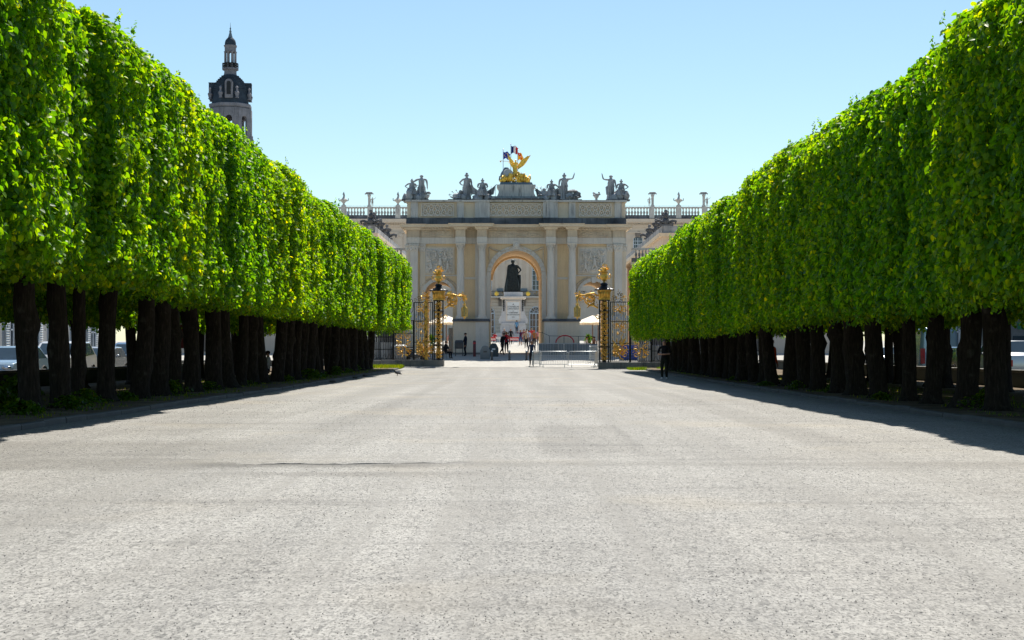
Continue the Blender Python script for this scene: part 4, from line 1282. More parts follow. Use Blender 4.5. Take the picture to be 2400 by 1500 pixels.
# ------------------------------------------------------------------ gilded group with winged figure
gp = empty('gilded_group', aw(0, .8, 13.122), 'gilded winged figure with trumpet above reclining figures on the arch', 'statue', rotz=ARCH_ROT)
m_ = MB(); m_.taper(-1.3, 1.3, -.7, .7, 0, .2, .08, .08); m_.build('base', M['lead'], gp)
m_ = MB()
rr = random.Random(3)
for i in range(34):
    t = rr.uniform(-1, 1); w_ = 1.1-abs(t)**1.5*.2
    m_.ball((t*1.1, rr.uniform(-.55, .2), .24+rr.uniform(.05, .75)*(1-abs(t)*.8)), (rr.uniform(.13, .26), rr.uniform(.13, .24), rr.uniform(.10, .24)), 8, 6, .7, i)
for i in range(16):
    x = -1.1+i*.14; m_.tube([(x, -.5, .28), (x+.1, -.66, .45+.1*math.sin(i)), (x+.05, -.5, .7+.15*math.sin(i*1.7)), (x-.1, -.35, .9-.3*abs(x))], [.05, .07, .06, .02], 6)
m_.build('drapery_mound', M['gold_bright'], gp, 60)
b = figure_mb(1.25, 5, armL='down', armR='out', wide=1.1, stride=.15, lean=.08)
b.xf(T(-.05, -.1, .75, R(12))); b.build('winged_figure', M['gold_bright'], gp, 60)
for s in (-1, 1):
    wg_ = MB()
    sp = 1.05 if s > 0 else .62
    root = Vector((s*.1, .0, 1.55))
    for q in range(9):
        t = q/8
        tip = root + Vector((s*sp*(.42+.58*(1-t*.55)), .12, (.98 if s < 0 else .86)*(1-t*.62)))
        b0 = root + Vector((s*.06, 0, -.03*q))
        mid = b0.lerp(tip, .55) + Vector((s*.03, .02, .10*(1-t)))
        wg_.tube([b0, mid, tip], [.045, .075, .012], 6)
    wg_.tube([root-Vector((0, 0, .15)), root+Vector((s*sp*.35, .05, .35)), root+Vector((s*sp*.8, .1, .78))], [.10, .11, .04], 7)
    wg_.build('wing', M['gold_bright'], gp, 60)
m_ = MB(); m_.tube([(-.25, -.2, 1.7), (-.62, -.25, 1.86), (-1.2, -.3, 1.9)], [.02, .016, .02], 6); m_.lathe([(.02, 0), (.04, .06), (.1, .12)], (-1.22, -.3, 1.78), 8); m_.build('trumpet', M['gold'], gp, 50)
b = figure_mb(.85, 8, sit=True, robed=False, armL='lap', armR='raise', wide=1.5); b.xf(T(.66, -.35, .3, R(20))); b.build('cherub', M['gold_bright'], gp, 60)
m_ = MB(); m_.lathe([(.40, 0), (.42, .04), (.40, .09), (.33, .1), (.30, .07), (.02, .08)], seg=18); m_.xf(Matrix.Translation((-.62, -.35, .85)) @ Matrix.Rotation(R(78), 4, 'X') @ Matrix.Rotation(R(18), 4, 'Y')); m_.build('medallion', M['monument'], gp, 40)
m_ = MB(); m_.ball((-.72, .1, .75), (.5, .35, .62), 10, 8, .3, 4); m_.tube([(-1.1, 0, .3), (-1.3, -.05, .45), (-1.28, -.05, .72), (-1.15, 0, .75)], [.1, .08, .05, .03], 6); m_.build('dark_drapery', M['lead'], gp, 60)

# ------------------------------------------------------------------ flags behind the group
def flag(xp, ytop, w_, h, kind, label, dz=0.0, droop=.25):
    X_ = (xp-1210)/30.25; d = ARCH_D+4.0
    p = aw(X_*d/ARCH_D, 4.0, 11.9)
    L = pz(ytop, d) - p.z
    t = empty('flag', p, label, 'flag', 'flags behind the gilded group', rotz=ARCH_ROT)
    m_ = MB(); m_.tube([(0, 0, 0), (0, 0, L)], [.04, .025], 8); m_.ball((0, 0, L+.03), .05, 8, 6); m_.build('pole', M['steel'], t, 40)
    nx, nz = 24, 14
    vs_, fs, ms = [], [], []
    for j in range(nz+1):
        for i in range(nx+1):
            u, v = i/nx, j/nz
            x = .03 + u*w_*(1-.12*v*0)
            z = L-.12 - v*h*(1-.12*u) - droop*u*u*h - .05*math.sin(u*9+v*2)
            y = .13*u*math.sin(u*8+v*1.2)
            vs_.append((x*(1-.1*math.sin(v*3)*u), y, z))
    for j in range(nz):
        for i in range(nx):
            u, v = (i+.5)/nx, (j+.5)/nz
            if kind == 'tricolour': c = 0 if u < .34 else (1 if u < .67 else 2)
            elif kind == 'stars':
                c = 0
                for q in range(12):
                    if math.hypot((u-.5)*w_/h-.33*math.cos(q*math.pi/6), (v-.5)-.33*math.sin(q*math.pi/6)) < .05: c = 1
            else:
                e = abs((v-u)*.7)
                c = 0 if e > .17 else (1 if any(abs(u-q) < .06 and e < .07 for q in (.25, .5, .75)) is False else 2)
            a = j*(nx+1)+i
            fs.append((a, a+1, a+nx+2, a+nx+1)); ms.append(c)
    m_ = MB(); m_.v = vs_; m_.f = fs; m_.m = ms
    cols = {'tricolour': [(.02, .05, .25), (.7, .7, .72), (.6, .03, .05)], 'stars': [(.01, .05, .42), (.75, .65, .25)], 'lorraine': [(.85, .55, .04), (.65, .04, .03), (.8, .8, .8)]}[kind]
    mats = []
    for q, c in enumerate(cols):
        mm, nt2, bb = new_mat(f'flag_cloth_{kind}_{q}')
        f_ = noise_tex(nt2, coords(nt2), 9, 3); cc = mixc(nt2, f_, tuple(x_*.9 for x_ in c), c)
        nt2.links.new(cc, bb.inputs['Base Color']); bb.inputs['Roughness'].default_value = .9
        tr_ = nt2.nodes.new('ShaderNodeBsdfTranslucent'); nt2.links.new(cc, tr_.inputs['Color'])
        mx_ = nt2.nodes.new('ShaderNodeMixShader'); mx_.inputs[0].default_value = .5
        nt2.links.new(bb.outputs[0], mx_.inputs[1]); nt2.links.new(tr_.outputs[0], mx_.inputs[2]); nt2.links.new(mx_.outputs[0], nt2.nodes['Material Output'].inputs['Surface'])
        mats.append(mm)
    o = m_.build('cloth', mats, t, 180)
    sol = o.modifiers.new('thick', 'SOLIDIFY'); sol.thickness = .008
flag(1181, 352, .55, .58, 'stars', 'blue flag with a ring of yellow stars, left of the three')
flag(1199, 338, .58, .62, 'tricolour', 'blue, white and red flag, tallest of the three')
flag(1215, 353, .46, .62, 'lorraine', 'yellow flag with a red diagonal band, right of the three', droop=.7)

# ================================================================== gilded gates
def spiral(c, r0, turns, y, n=22, a0=0.0, sx=1.0, flip=1):
    return [(c[0]+flip*math.cos(a0+t*turns*6.283)*r0*(1-.8*t)*sx, y, c[1]+math.sin(a0+t*turns*6.283)*r0*(1-.8*t)) for t in np.linspace(0, 1, n)]
def leafy(mb, c, r, n, seed, flat=.5):
    rr = random.Random(seed)
    for i in range(n):
        a = rr.uniform(0, 6.283); q = r*rr.uniform(.2, 1)
        p = Vector((c[0]+math.cos(a)*q, c[1]+rr.uniform(-1, 1)*r*flat, c[2]+math.sin(a)*q))
        dr_ = Vector((math.cos(a), rr.uniform(-.4, .4), math.sin(a)+.3)).normalized()
        mb.tube([p-dr_*r*.12, p+dr_*r*.12, p+dr_*r*.36], [r*.03, max(.022, r*.125), r*.014], 5)
def gate_side(side, d, xpost, scale=1.0):
    s = -1 if side == 'left' else 1      # the fence runs away from the opening towards s
    z0 = g(d)
    # stone plinth
    pl = empty('fence_plinth', (xpost, d, z0), f'long stone plinth under the {side} gilded fence', 'wall')
    y_w = .42
    xs = -.38
    i = 0
    while xs < 19:
        L = 1.45 if xs < 3.5 else 2.4
        m_ = MB(); a, b = sorted((s*xs, s*(xs+L-.012))); m_.box(a, b, -y_w-(.05 if i < 3 else 0), y_w, -.25, .44 if i < 3 else .42); bevel(m_.build('plinth_block', M['plinth'], pl), .02, 1)
        xs += L; i += 1
    gt = empty('gilded_gate', (xpost, d, z0+.44), f'black and gilded iron gate post and fence on the {side} of the opening', 'gate')
    H1 = 4.12                               # height of the post shaft
    hw = .30
    for cx in (-hw, hw):
        for cy in (-hw, hw):
            m_ = MB(); m_.box(cx-.03, cx+.03, cy-.03, cy+.03, 0, H1); m_.build('post_bar', M['iron'], gt)
    m_ = MB()
    for z in (0.02, .95, 1.02, 3.35, 4.06): m_.box(-hw-.05, hw+.05, -hw-.05, hw+.05, z, z+.05)
    m_.box(-.12, .12, -.12, .12, 0, H1)
    m_.build('post_core', M['iron'], gt)
    orn = MB()
    for face in range(2):
        yy = -hw-.03 if face == 0 else hw+.03
        for k in range(14):
            z = .2+k*.28
            orn.tube(spiral((.11, z), .13, 1.3, yy, 14, k), .022, 4); orn.tube(spiral((-.11, z), .13, 1.3, yy, 14, k+1, flip=-1), .022, 4)
            leafy(orn, (0, yy, z+.12), .16, 4, k+face*50, .3)
        leafy(orn, (0, yy, .55), .26, 14, 5, .3); leafy(orn, (0, yy, 2.3), .28, 16, 6, .3); leafy(orn, (0, yy, 3.7), .26, 14, 7, .3)
    orn.build('post_ornament', M['gold'], gt, 60)['kind'] = 'stuff'
    cp = MB()
    for (w0, w1, za, zb) in ((.36, .36, 4.12, 4.22), (.34, .42, 4.22, 4.62), (.42, .46, 4.62, 4.74)):
        cp.taper(-w0, w0, -w0, w0, za, zb, w0-w1, w0-w1)
    for q in range(5):
        cp.tube([(-.34+.17*q, -.37, 4.24), (-.34+.17*q, -.47, 4.5), (-.36+.18*q, -.45, 4.66)], [.04, .06, .03], 5)
    cp.build('post_capital', M['gold'], gt, 30)
    rf = MB(); rf.taper(-.62, .62, -.62, .62, 4.742, 4.80, 0, 0); rf.taper(-.58, .58, -.58, .58, 4.802, 4.95, .3, .3); rf.lathe([(.27, 4.95), (.2, 5.06), (.26, 5.12), (.22, 5.2), (.1, 5.26)], seg=14)
    rf.build('post_roof', M['iron'], gt, 30)
    un = MB(); un.lathe([(.09, 5.24), (.07, 5.32), (.1, 5.36), (.22, 5.46), (.29, 5.62), (.27, 5.74), (.2, 5.8), (.24, 5.86), (.2, 5.88)], seg=16)
    urn = un.build('urn', M['gold'], gt, 50)
    for e in (-1, 1):
        m_ = MB(); m_.tube([(e*.2, 0, 5.5), (e*.36, 0, 5.52), (e*.46, 0, 5.68), (e*.4, 0, 5.8), (e*.3, 0, 5.78)], [.03, .035, .035, .03, .02], 6); m_.build('handle', M['gold'], urn, 60)
    fl = MB(); leafy(fl, (0, 0, 6.1), .34, 46, 9, .8); fl.ball((0, 0, 6.05), (.2, .18, .22), 8, 6, .6, 2); leafy(fl, (0, 0, 6.3), .2, 14, 12, .8)
    fl.build('flower_finial', M['gold'], urn, 60)
    # scrolled lantern bracket towards the opening
    e = -s
    br = MB()
    br.tube([(e*.4, 0, 3.55), (e*.7, 0, 3.75), (e*1.0, 0, 3.72), (e*1.12, 0, 3.6)], [.06, .07, .06, .03], 6)
    br.tube([(e*.35, 0, 4.35), (e*.7, 0, 4.55), (e*1.1, 0, 4.5), (e*1.3, 0, 4.42), (e*1.62, 0, 4.42), (e*1.78, 0, 4.3), (e*1.78, 0, 4.0)], [.04, .055, .05, .05, .08, .11, .03], 7)
    br.tube([(e*.95+math.cos(t)*.33, 0, 4.13+math.sin(t)*.33) for t in np.linspace(0, 6.283, 20)], .045, 6)
    br.tube(spiral((e*.95, 4.13), .26, 1.6, 0, 26, 1.0, flip=e), .035, 5)
    leafy(br, (e*.95, 0, 4.13), .34, 40, 3, .3); leafy(br, (e*1.66, 0, 4.34), .30, 44, 4, .5); leafy(br, (e*.6, 0, 4.3), .26, 24, 33, .4); leafy(br, (e*.55, 0, 3.75), .2, 12, 8, .4); leafy(br, (e*.85, 0, 4.52), .2, 12, 14, .4); leafy(br, (e*.42, 0, 2.9), .18, 12, 15, .4)
    br.tube(spiral((e*.45, 2.95), .16, 1.2, 0, 16, flip=e), .03, 5)
    br.build('lantern_bracket', M['gold'], gt, 60)
    # framed grille panels and lower railing
    def panel(x0, x1, h, step, name, gold_amt, seed):
        a, b = sorted((s*x0, s*x1))
        fm = MB()
        for q in (a, b): fm.box(q-.035, q+.035, -.035, .035, 0, h)
        for z in (.03, h*.30, h*.66, h-.06): fm.box(a, b, -.03, .03, z, z+.055)
        fm.build(name + '_frame', M['iron'], gt)
        n = max(1, int((b-a)/step))
        bm_ = MB(); bm_.tube([(0, 0, .04), (0, 0, h-.02)], .016, 5, cap=False); bme = bm_.mesh(name + '_bar', M['iron'])
        for q in range(1, n): link(name + '_bar', bme, gt, (a+(b-a)*q/n, 0, 0))
        if gold_amt:
            c = (a+b)/2; w_ = (b-a)/2
            o_ = MB()
            for (z, r, k) in ((h-.5, .34, 18), (h*.62, .3, 16), (h*.5, .26, 10), (1.05, .5, 26), (.6, .42, 22)):
                leafy(o_, (c, -.03, z), min(r, w_*1.0), int(k*1.6*gold_amt), seed+int(z*10), .12)
            for z in (h-.45, h*.6, .95, .5):
                for f_ in (-1, 1):
                    o_.tube(spiral((c+f_*w_*.5, z), min(.24, w_*.42), 1.4, -.04, 18, z, flip=f_), .02, 4)
            for q in range(1, n, 2):
                for z in (1.5, 1.9, 2.5, 2.9):
                    if z < h-.6: o_.ball((a+(b-a)*q/n, -.02, z+.1*(q % 3)), (.035, .035, .10), 5, 4)
            o_.build(name + '_ornament', M['gold'], gt, 60)['kind'] = 'stuff'
    panel(.42, 1.68, 4.0, .135, 'tall_grille', 1.0, 11)
    # crest above the tall grille
    o_ = MB(); c = s*1.0
    leafy(o_, (c, 0, 4.28), .30, 20, 60, .3); leafy(o_, (c, 0, 4.62), .16, 10, 61, .3)
    for f_ in (-1, 1):
        o_.tube(spiral((c+f_*.32, 4.2), .2, 1.3, 0, 18, .5, flip=f_), .022, 5); o_.tube(spiral((c+f_*.6, 4.12), .13, 1.2, 0, 14, .5, flip=f_), .018, 5)
    o_.build('grille_crest', M['gold_dark'], gt, 60)
    if side == 'left':     # slim second gilded pilaster inside the tall grille
        m_ = MB(); m_.box(-.95, -.75, -.1, .1, 0, 4.1); m_.build('second_post', M['gold_dark'], gt)
        o_ = MB()
        for k in range(12): leafy(o_, (-.85, -.1, .25+k*.33), .22, 8, 80+k, .3)
        leafy(o_, (-.85, -.05, 4.3), .34, 30, 99, .5); leafy(o_, (-.85, -.1, .75), .5, 26, 98, .2)
        o_.build('second_post_ornament', M['gold'], gt, 60)['kind'] = 'stuff'
    panel(1.75, 3.1, 2.75, .15, 'middle_grille', .35, 31)
    o_ = MB()
    o_.tube([(s*1.72, 0, 4.0), (s*1.78, 0, 3.4), (s*2.0, 0, 3.05), (s*2.4, 0, 2.9), (s*2.95, 0, 2.85)], .02, 5)
    o_.tube(spiral((s*1.92, 4.05), .17, 1.3, 0, 18, .5, flip=s), .02, 5); o_.tube(spiral((s*2.2, 3.15), .2, 1.4, 0, 18, .5, flip=s), .018, 5)
    o_.build('side_scroll', M['iron'], gt, 60)
    panel(3.15, 10.5, 2.35, .165, 'low_railing', 0, 41)
    o_ = MB()
    for q in range(22):
        x = s*(3.25+q*.33)
        o_.tube([(x, -.03, .06), (x+.08, -.03, .22), (x+.165, -.03, .42), (x+.25, -.03, .22), (x+.33, -.03, .06)], .014, 4)
    o_.build('railing_scrolls', M['iron'], gt)
    # lantern hanging from the bracket
    ln = empty('lantern', (xpost+e*1.78, d, z0+.44+2.82), f'gilded glass lantern hanging from the {side} gate bracket', 'lantern', 'gate lanterns')
    m_ = MB(); m_.lathe([(.02, 0), (.06, .06), (.05, .1), (.19, .16)], seg=6); m_.lathe([(.21, .74), (.2, .8), (.09, .9), (.07, .98), (.1, 1.02), (.05, 1.08), (.02, 1.2)], seg=6)
    for q in range(6):
        a = q*math.pi/3; m_.tube([(math.cos(a)*.19, math.sin(a)*.19, .15), (math.cos(a)*.215, math.sin(a)*.215, .76)], .02, 5)
    leafy(m_, (0, 0, .95), .16, 10, 7, .8)
    m_.build('frame', M['gold'], ln, 40)
    m_ = MB(); m_.lathe([(.17, .16), (.195, .74)], seg=6); m_.build('glass', M['lantern_glass'], ln)
gate_side('left', GATE_L, px(1028, GATE_L)); gate_side('right', GATE_R, px(1416, GATE_R))

# ================================================================== town hall across the far square
HD = 250.0
hall = empty('town_hall', (px(1200, HD), HD, g(HD)), 'long classical town hall with roof balustrade behind the monument', 'building')
HZ = g(HD)
def hz(y): return pz(y, HD) - HZ
BAY = 3.9
Z1, Z2, Z3 = hz(697), hz(513), hz(487)
m_ = MB(); m_.box(-40, 40, 0, 14, -.3, Z2-.3); m_.build('wall', M['hall'], hall)
# rusticated ground floor: stone courses between the doors, near the axis; the rest is hidden
course = .52
for row in range(13):
    z = .1+row*course
    for bay in range(-2, 3):
        a, b = bay*BAY+1.12, (bay+1)*BAY-1.12
        hgt = 4.7
        if z+course > 4.6:
            dz_ = z+course*.5-4.6; half = math.sqrt(max(.02, 1.12**2-dz_**2)) if dz_ < 1.12 else .0
            a, b = bay*BAY+half+.02, (bay+1)*BAY-half-.02
        m_ = MB(); m_.box(a, b, -.14, .02, z, z+course-.07); bevel(m_.build('course_stone', M['hall'], hall), .02, 1)
def arched_window(parent, cx, z0, zs, r, y, rows, cols, name, fan=True):
    gl = MB(); gl.prism([(cx-r, z0), (cx+r, z0), (cx+r, zs)] + arc_pts(cx, r, zs, 0, 180, 14)[1:], y-.02, y+.05)
    wn = gl.build(name, M['glass'], parent)
    fr_ = MB(); t_ = .09*r
    fr_.box(cx-r, cx-r+t_*1.4, y-.07, y-.025, z0, zs); fr_.box(cx+r-t_*1.4, cx+r, y-.07, y-.025, z0, zs)
    fr_.prism(arc_pts(cx, r, zs, 180, 0, 14) + arc_pts(cx, r-t_*1.4, zs, 0, 180, 14), y-.07, y-.025)
    fr_.box(cx-r, cx+r, y-.075, y-.024, zs-t_*1.6, zs+t_*.4); fr_.box(cx-r, cx+r, y-.075, y-.024, z0, z0+t_*2)
    fr_.box(cx-t_*.8, cx+t_*.8, y-.08, y-.026, z0, zs)
    fr_.build('frame', M['frame_white'], wn)
    bars = MB()
    for c in range(1, cols*2):
        if c == cols: continue
        x = cx-r+2*r*c/(cols*2); bars.box(x-t_*.3, x+t_*.3, y-.06, y-.022, z0, zs)
    for k in range(1, rows):
        z = z0+(zs-z0)*k/rows; bars.box(cx-r, cx+r, y-.061, y-.021, z-t_*.35, z+t_*.35)
    if fan:
        for q in range(1, 6):
            a = math.pi*q/6; bars.tube([(cx+math.cos(a)*r*.3, y-.045, zs+math.sin(a)*r*.3), (cx+math.cos(a)*r*.97, y-.045, zs+math.sin(a)*r*.97)], t_*.4, 4)
        bars.tube([(p[0], y-.045, p[1]) for p in arc_pts(cx, r*.32, zs, 180, 0, 8)], t_*.4, 4)
    bars.build('glazing_bars', M['frame_white'], wn)
    return wn
W1 = hz(681)
for bay in (-2, -1, 0, 1, 2):
    cx = bay*BAY
    arched_window(hall, cx, .1, 4.6, 1.08, -.02, 4, 2, 'ground_floor_door')
    arched_window(hall, cx, W1, hz(633), .62, -.03, 4, 1, 'upper_window')
    m_ = MB()
    m_.prism(arc_pts(cx, .9, hz(633), 180, 0, 14) + arc_pts(cx, .66, hz(633), 0, 180, 14), -.12, .02)
    for e in (-1, 1): m_.box(cx+e*.78-.12, cx+e*.78+.12, -.1, .02, W1, hz(633))
    m_.prism([(cx-1.0, hz(619)), (cx+1.0, hz(619)), (cx+.75, hz(613)), (cx, hz(609)), (cx-.75, hz(613))], -.25, .02)
    m_.build('window_surround', M['hall'], hall)
    for e in (-1, 1):
        m_ = MB(); m_.box(cx+e*BAY*.36-.28, cx+e*BAY*.36+.28, -.16, .02, W1-.2, hz(575)); m_.build('pilaster', M['hall'], hall)
    m_ = MB(); m_.box(cx+BAY*.5-.5, cx+BAY*.5+.5, -.35, .02, hz(684), hz(676)); m_.build('sill_block', M['lead'], hall)
# balcony with gilt medallions
m_ = MB(); m_.box(-12, 12, -1.3, .02, hz(698), hz(695)); m_.build('balcony_slab', M['pale'], hall)
m_ = MB()
for z in (hz(683.5), hz(694)): m_.box(-12, 12, -1.22, -1.17, z, z+.06)
for k in range(-60, 61): m_.tube([(k*.2, -1.2, hz(695)), (k*.2, -1.2, hz(683))], .018, 4, cap=False)
m_.build('balcony_railing', M['iron'], hall)
for k in range(-4, 5):
    cx = k*2.55+ .05
    m_ = MB(); m_.lathe([(.36, 0), (.36, .05), (.2, .09), (.02, .1)], seg=14); m_.xf(Matrix.Translation((cx, -1.24, hz(689))) @ Matrix.Rotation(R(90), 4, 'X')); m_.build('gilt_medallion', M['gold_bright'], hall, 40)
    m_ = MB(); leafy(m_, (cx+1.27, -1.22, hz(689)), .4, 16, k+20, .1); m_.build('gilt_leaves', M['gold_dark'], hall)
for k in range(-3, 3):
    m_ = MB(); cx = k*BAY+BAY/2
    m_.prism([(-1.2, 0), (-1.15, -.2), (-.5, -.5), (-.1, -1.5), (0, -1.5), (0, 0)], cx-.25, cx+.25, 'yz'); m_.xf(Matrix.Translation((0, 0, hz(698)))); m_.build('balcony_bracket', M['hall_dark'], hall)
# attic windows seen over the wings
for cx, n in ((px(903, HD)-px(1200, HD), 1), (px(1495, HD)-px(1200, HD), 1), (px(1545, HD)-px(1200, HD), 1), (px(855, HD)-px(1200, HD), 1)):
    m_ = MB(); m_.box(cx-.75, cx+.75, -.02, .03, hz(585), hz(560)); m_.prism([(cx-.75, hz(560)), (cx+.75, hz(560)), (cx+.4, hz(556)), (cx-.4, hz(556))], -.02, .03)
    wn = m_.build('attic_window', M['glass'], hall)
    f_ = MB()
    for x in (-.75, -.05, .65): f_.box(cx+x, cx+x+.1, -.06, -.021, hz(585), hz(558))
    for z in (hz(585), hz(573), hz(565)): f_.box(cx-.75, cx+.75, -.065, -.022, z-.04, z+.04)
    for x in (-.38, .33): f_.box(cx+x-.02, cx+x+.02, -.06, -.021, hz(585), hz(558))
    f_.build('frame', M['frame_white'], wn)
    m_ = MB(); m_.prism(arc_pts(cx, 1.15, hz(566), 180, 0, 12) + arc_pts(cx, .95, hz(566), 0, 180, 12), -.14, .02); m_.build('window_surround', M['hall'], hall)
    m_ = MB(); m_.ball((cx, -.1, hz(549)), (.45, .15, .5), 8, 6, .6, 3); m_.build('carved_mask', M['hall_dark'], hall, 60)
for cx in (px(935, HD)-px(1200, HD), px(1515, HD)-px(1200, HD), px(880, HD)-px(1200, HD)):
    m_ = MB(); m_.box(cx-.6, cx+.6, -.2, .02, 6, hz(555)); m_.ball((cx-.3, -.2, hz(551)), (.4, .2, .45), 8, 6, .6, 5); m_.ball((cx+.3, -.2, hz(551)), (.4, .2, .45), 8, 6, .6, 6); m_.build('pilaster', M['hall'], hall, 40)
m_ = MB(); m_.box(-40.2, 40.2, -.25, .02, hz(546), hz(543)); m_.build('architrave', M['hall'], hall)
m_ = MB(); cornice(m_, -40, 40, -.15, [(-.2, hz(534)), (-.45, hz(530)), (-.5, hz(526)), (-1.0, hz(521)), (-1.1, hz(514))], 14.2); m_.build('cornice', M['hall'], hall)
dn = MB(); dn.ball((0, -.62, hz(526)), (.17, .22, .16), 6, 4); dme = dn.mesh('cornice_egg', M['frieze'])
for k in range(-68, 76):
    x = k*.42
    if x < px(948, HD)-px(1200, HD) or x > px(1472, HD)-px(1200, HD): link('cornice_egg', dme, hall, (x, 0, 0))
m_ = MB(); m_.box(-40, 40, -.7, .2, hz(514)+.002, hz(505)); m_.build('balustrade_base', M['soot'], hall)
m_ = MB(); m_.box(-40, 40, -.6, .1, hz(488.5), hz(485.5)); m_.build('balustrade_rail', M['pale_stain'], hall)
hb = MB(); hh = hz(488.5)-hz(505); hb.lathe([(.16, 0), (.16, .1), (.09, .14), (.21, .38), (.2, .5), (.08, hh*.7), (.1, hh*.85), (.15, hh*.9), (.15, hh)], seg=8); hbm = hb.mesh('baluster', M['pale_stain'], 50)
PED = [745, 806, 868, 933, 1527, 1590, 1651, 1714]
for p_ in PED:
    cx = px(p_, HD)-px(1200, HD); m_ = MB(); m_.box(cx-.42, cx+.42, -.72, .2, hz(512.5), hz(485)); m_.build('balustrade_pier', M['pale_stain'], hall)
for k in range(2000):
    x = px(740, HD)-px(1200, HD)+k*.49; p_ = (x+px(1200, HD))*F/HD+VX
    if p_ > 1716: break
    if 956 < p_ < 1464 or any(abs(p_-q) < 9 for q in PED): continue
    link('baluster', hbm, hall, (x, -.25, hz(505)))
m_ = MB(); m_.box(-40, 40, .3, .34, hz(482.5), hz(481.8))
for k in range(-16, 17): m_.box(k*2.4-.02, k*2.4+.02, .3, .34, hz(487), hz(481.8))
m_.build('safety_rail', M['steel'], hall)
# roof ornaments: flaming urns and putti trophies
def flaming_urn(p_, label):
    t = empty('flame_urn', (px(p_, HD), HD-.3, HZ+hz(485)), label, 'urn', 'urns on the town hall balustrade')
    m_ = MB(); m_.lathe([(.4, 0), (.4, .2), (.14, .4), (.2, .6), (.55, .95), (.62, 1.15), (.3, 1.35), (.18, 1.5)], seg=14); m_.build('urn', M['pale_stain'], t, 50)
    m_ = MB()
    for e in (-1, 1): m_.tube([(e*.4, 0, .9), (e*.75, 0, 1.0), (e*.8, 0, 1.3), (e*.7, 0, 1.4)], [.06, .08, .08, .03], 6)
    m_.build('handles', M['statue'], t, 60)
    m_ = MB(); m_.tube([(0, 0, 1.45), (.08, 0, 1.8), (-.04, 0, 2.1), (.06, 0, 2.45)], [.18, .16, .14, .03], 7); m_.ball((.0, 0, 2.05), (.17, .15, .2), 7, 5, .5); m_.build('flame', M['statue'], t, 60)
def putti_trophy(p_, label, e):
    t = empty('putti_trophy', (px(p_, HD), HD-.3, HZ+hz(485)), label, 'statue', 'trophies on the town hall balustrade')
    m_ = MB(); m_.lathe([(.35, 0), (.3, .2), (.2, .4), (.22, 1.6), (.3, 1.8), (.26, 2.0)], (-e*.15, 0, 0), 12); m_.build('column', M['pale_stain'], t, 50)
    m_ = MB()
    for q in range(9): m_.ball((-e*.15-.6+q*.15, 0, 2.1+.08*(q % 2)), (.14, .2, .12), 6, 5, .5, q)
    m_.ball((-e*.15, 0, 2.32), (.55, .25, .1), 8, 5, .4, 3); m_.build('basket', M['statue'], t, 60)
    b = figure_mb(1.5, p_ % 7, robed=False, armL='raise', armR='down', wide=1.4); b.xf(T(e*.38, -.1, .05)); b.build('putto', M['pale_stain'], t, 60)
flaming_urn(806, 'flaming stone urn farthest left on the roof balustrade'); flaming_urn(933, 'flaming stone urn on the balustrade just left of the arch'); flaming_urn(1590, 'flaming stone urn on the balustrade right of the arch')
putti_trophy(868, 'putto beside a basket column on the left roof balustrade', 1); putti_trophy(1527, 'putto beside a basket column, nearer the arch on the right', -1); putti_trophy(1651, 'putto beside a basket column half behind the right hedge', 1)
rc = empty('roof_cabin', (px(803, HD+8), HD+8, HZ+Z2-.4), 'blue rounded roof cabin behind the left roof urn', 'cabin')
m_ = MB(); m_.prism([(-.95, 0), (.95, 0), (.95, 2.2), (.6, 2.5), (-.6, 2.5), (-.95, 2.2)], 0, 2); m_.build('shell', M['blue_roof'], rc)
m_ = MB(); m_.taper(-.7, .7, .2, 1.2, 0, .8, .3, .2); o = m_.build('vent', M['pale'], rc, loc=(-1.9, 0, 1.2))

# ================================================================== monument with bronze statue
MD = 192.0
mz = g(MD)
mon = empty('monument', (px(1203, MD), MD, mz), 'white stone monument pedestal with inscribed plaque', 'monument')
def sy(y): return pz(y, MD)-mz
for k, (w_, h0, h1) in enumerate(((3.0, -.1, .35), (2.6, .352, .7), (2.2, .702, 1.0))):
    m_ = MB(); m_.box(-w_, w_, -w_, w_, h0, h1); m_.build('step', M['monument'], mon)
m_ = MB(); m_.box(-1.6, 1.6, -1.6, 1.6, 1.002, sy(762)); m_.build('lower_die', M['monument'], mon)
m_ = MB(); m_.box(-1.5, 1.5, -1.68, 1.6, sy(762)+.002, sy(757)); m_.build('base_moulding', M['monument'], mon)
m_ = MB()
m_.taper(-1.36, 1.36, -1.4, 1.4, sy(757)+.002, sy(700), .08, .1)
m_.build('die', M['monument'], mon)
m_ = MB(); m_.box(-1.6, 1.6, -1.75, 1.75, sy(700)+.002, sy(696)); m_.box(-1.45, 1.45, -1.6, 1.6, sy(702), sy(700)); m_.build('cap_moulding', M['pale'], mon)
m_ = MB(); m_.box(-1.18, 1.18, -1.1, 1.1, sy(696)+.004, sy(685)); m_.build('statue_block', M['monument'], mon)
for e in (-1, 1):
    m_ = MB(); m_.prism([(e*1.2, sy(757)), (e*1.78, sy(758)), (e*1.82, sy(750)), (e*1.66, sy(744)), (e*1.5, sy(738)), (e*1.38, sy(725)), (e*1.25, sy(715))], -1.3, -.3); m_.build('scroll_console', M['monument'], mon)
    m_ = MB()
    for q in range(6): m_.ball((e*1.18, -1.42, sy(702)-.18-q*.24), (.12-.008*q, .1, .14), 7, 5, .4, q)
    m_.build('bronze_garland', M['bronze'], mon, 60)
m_ = MB(); m_.box(-.72, .72, -1.52, -1.30, sy(750), sy(709)); pq = m_.build('plaque', M['plaque'], mon)
m_ = MB()
for (a, b, c, dd) in ((-.92, .92, sy(709), sy(706)), (-.92, .92, sy(753), sy(750)), (-.92, -.72, sy(750), sy(709)), (.72, .92, sy(750), sy(709))): m_.box(a, b, -1.47, -1.3, c, dd)
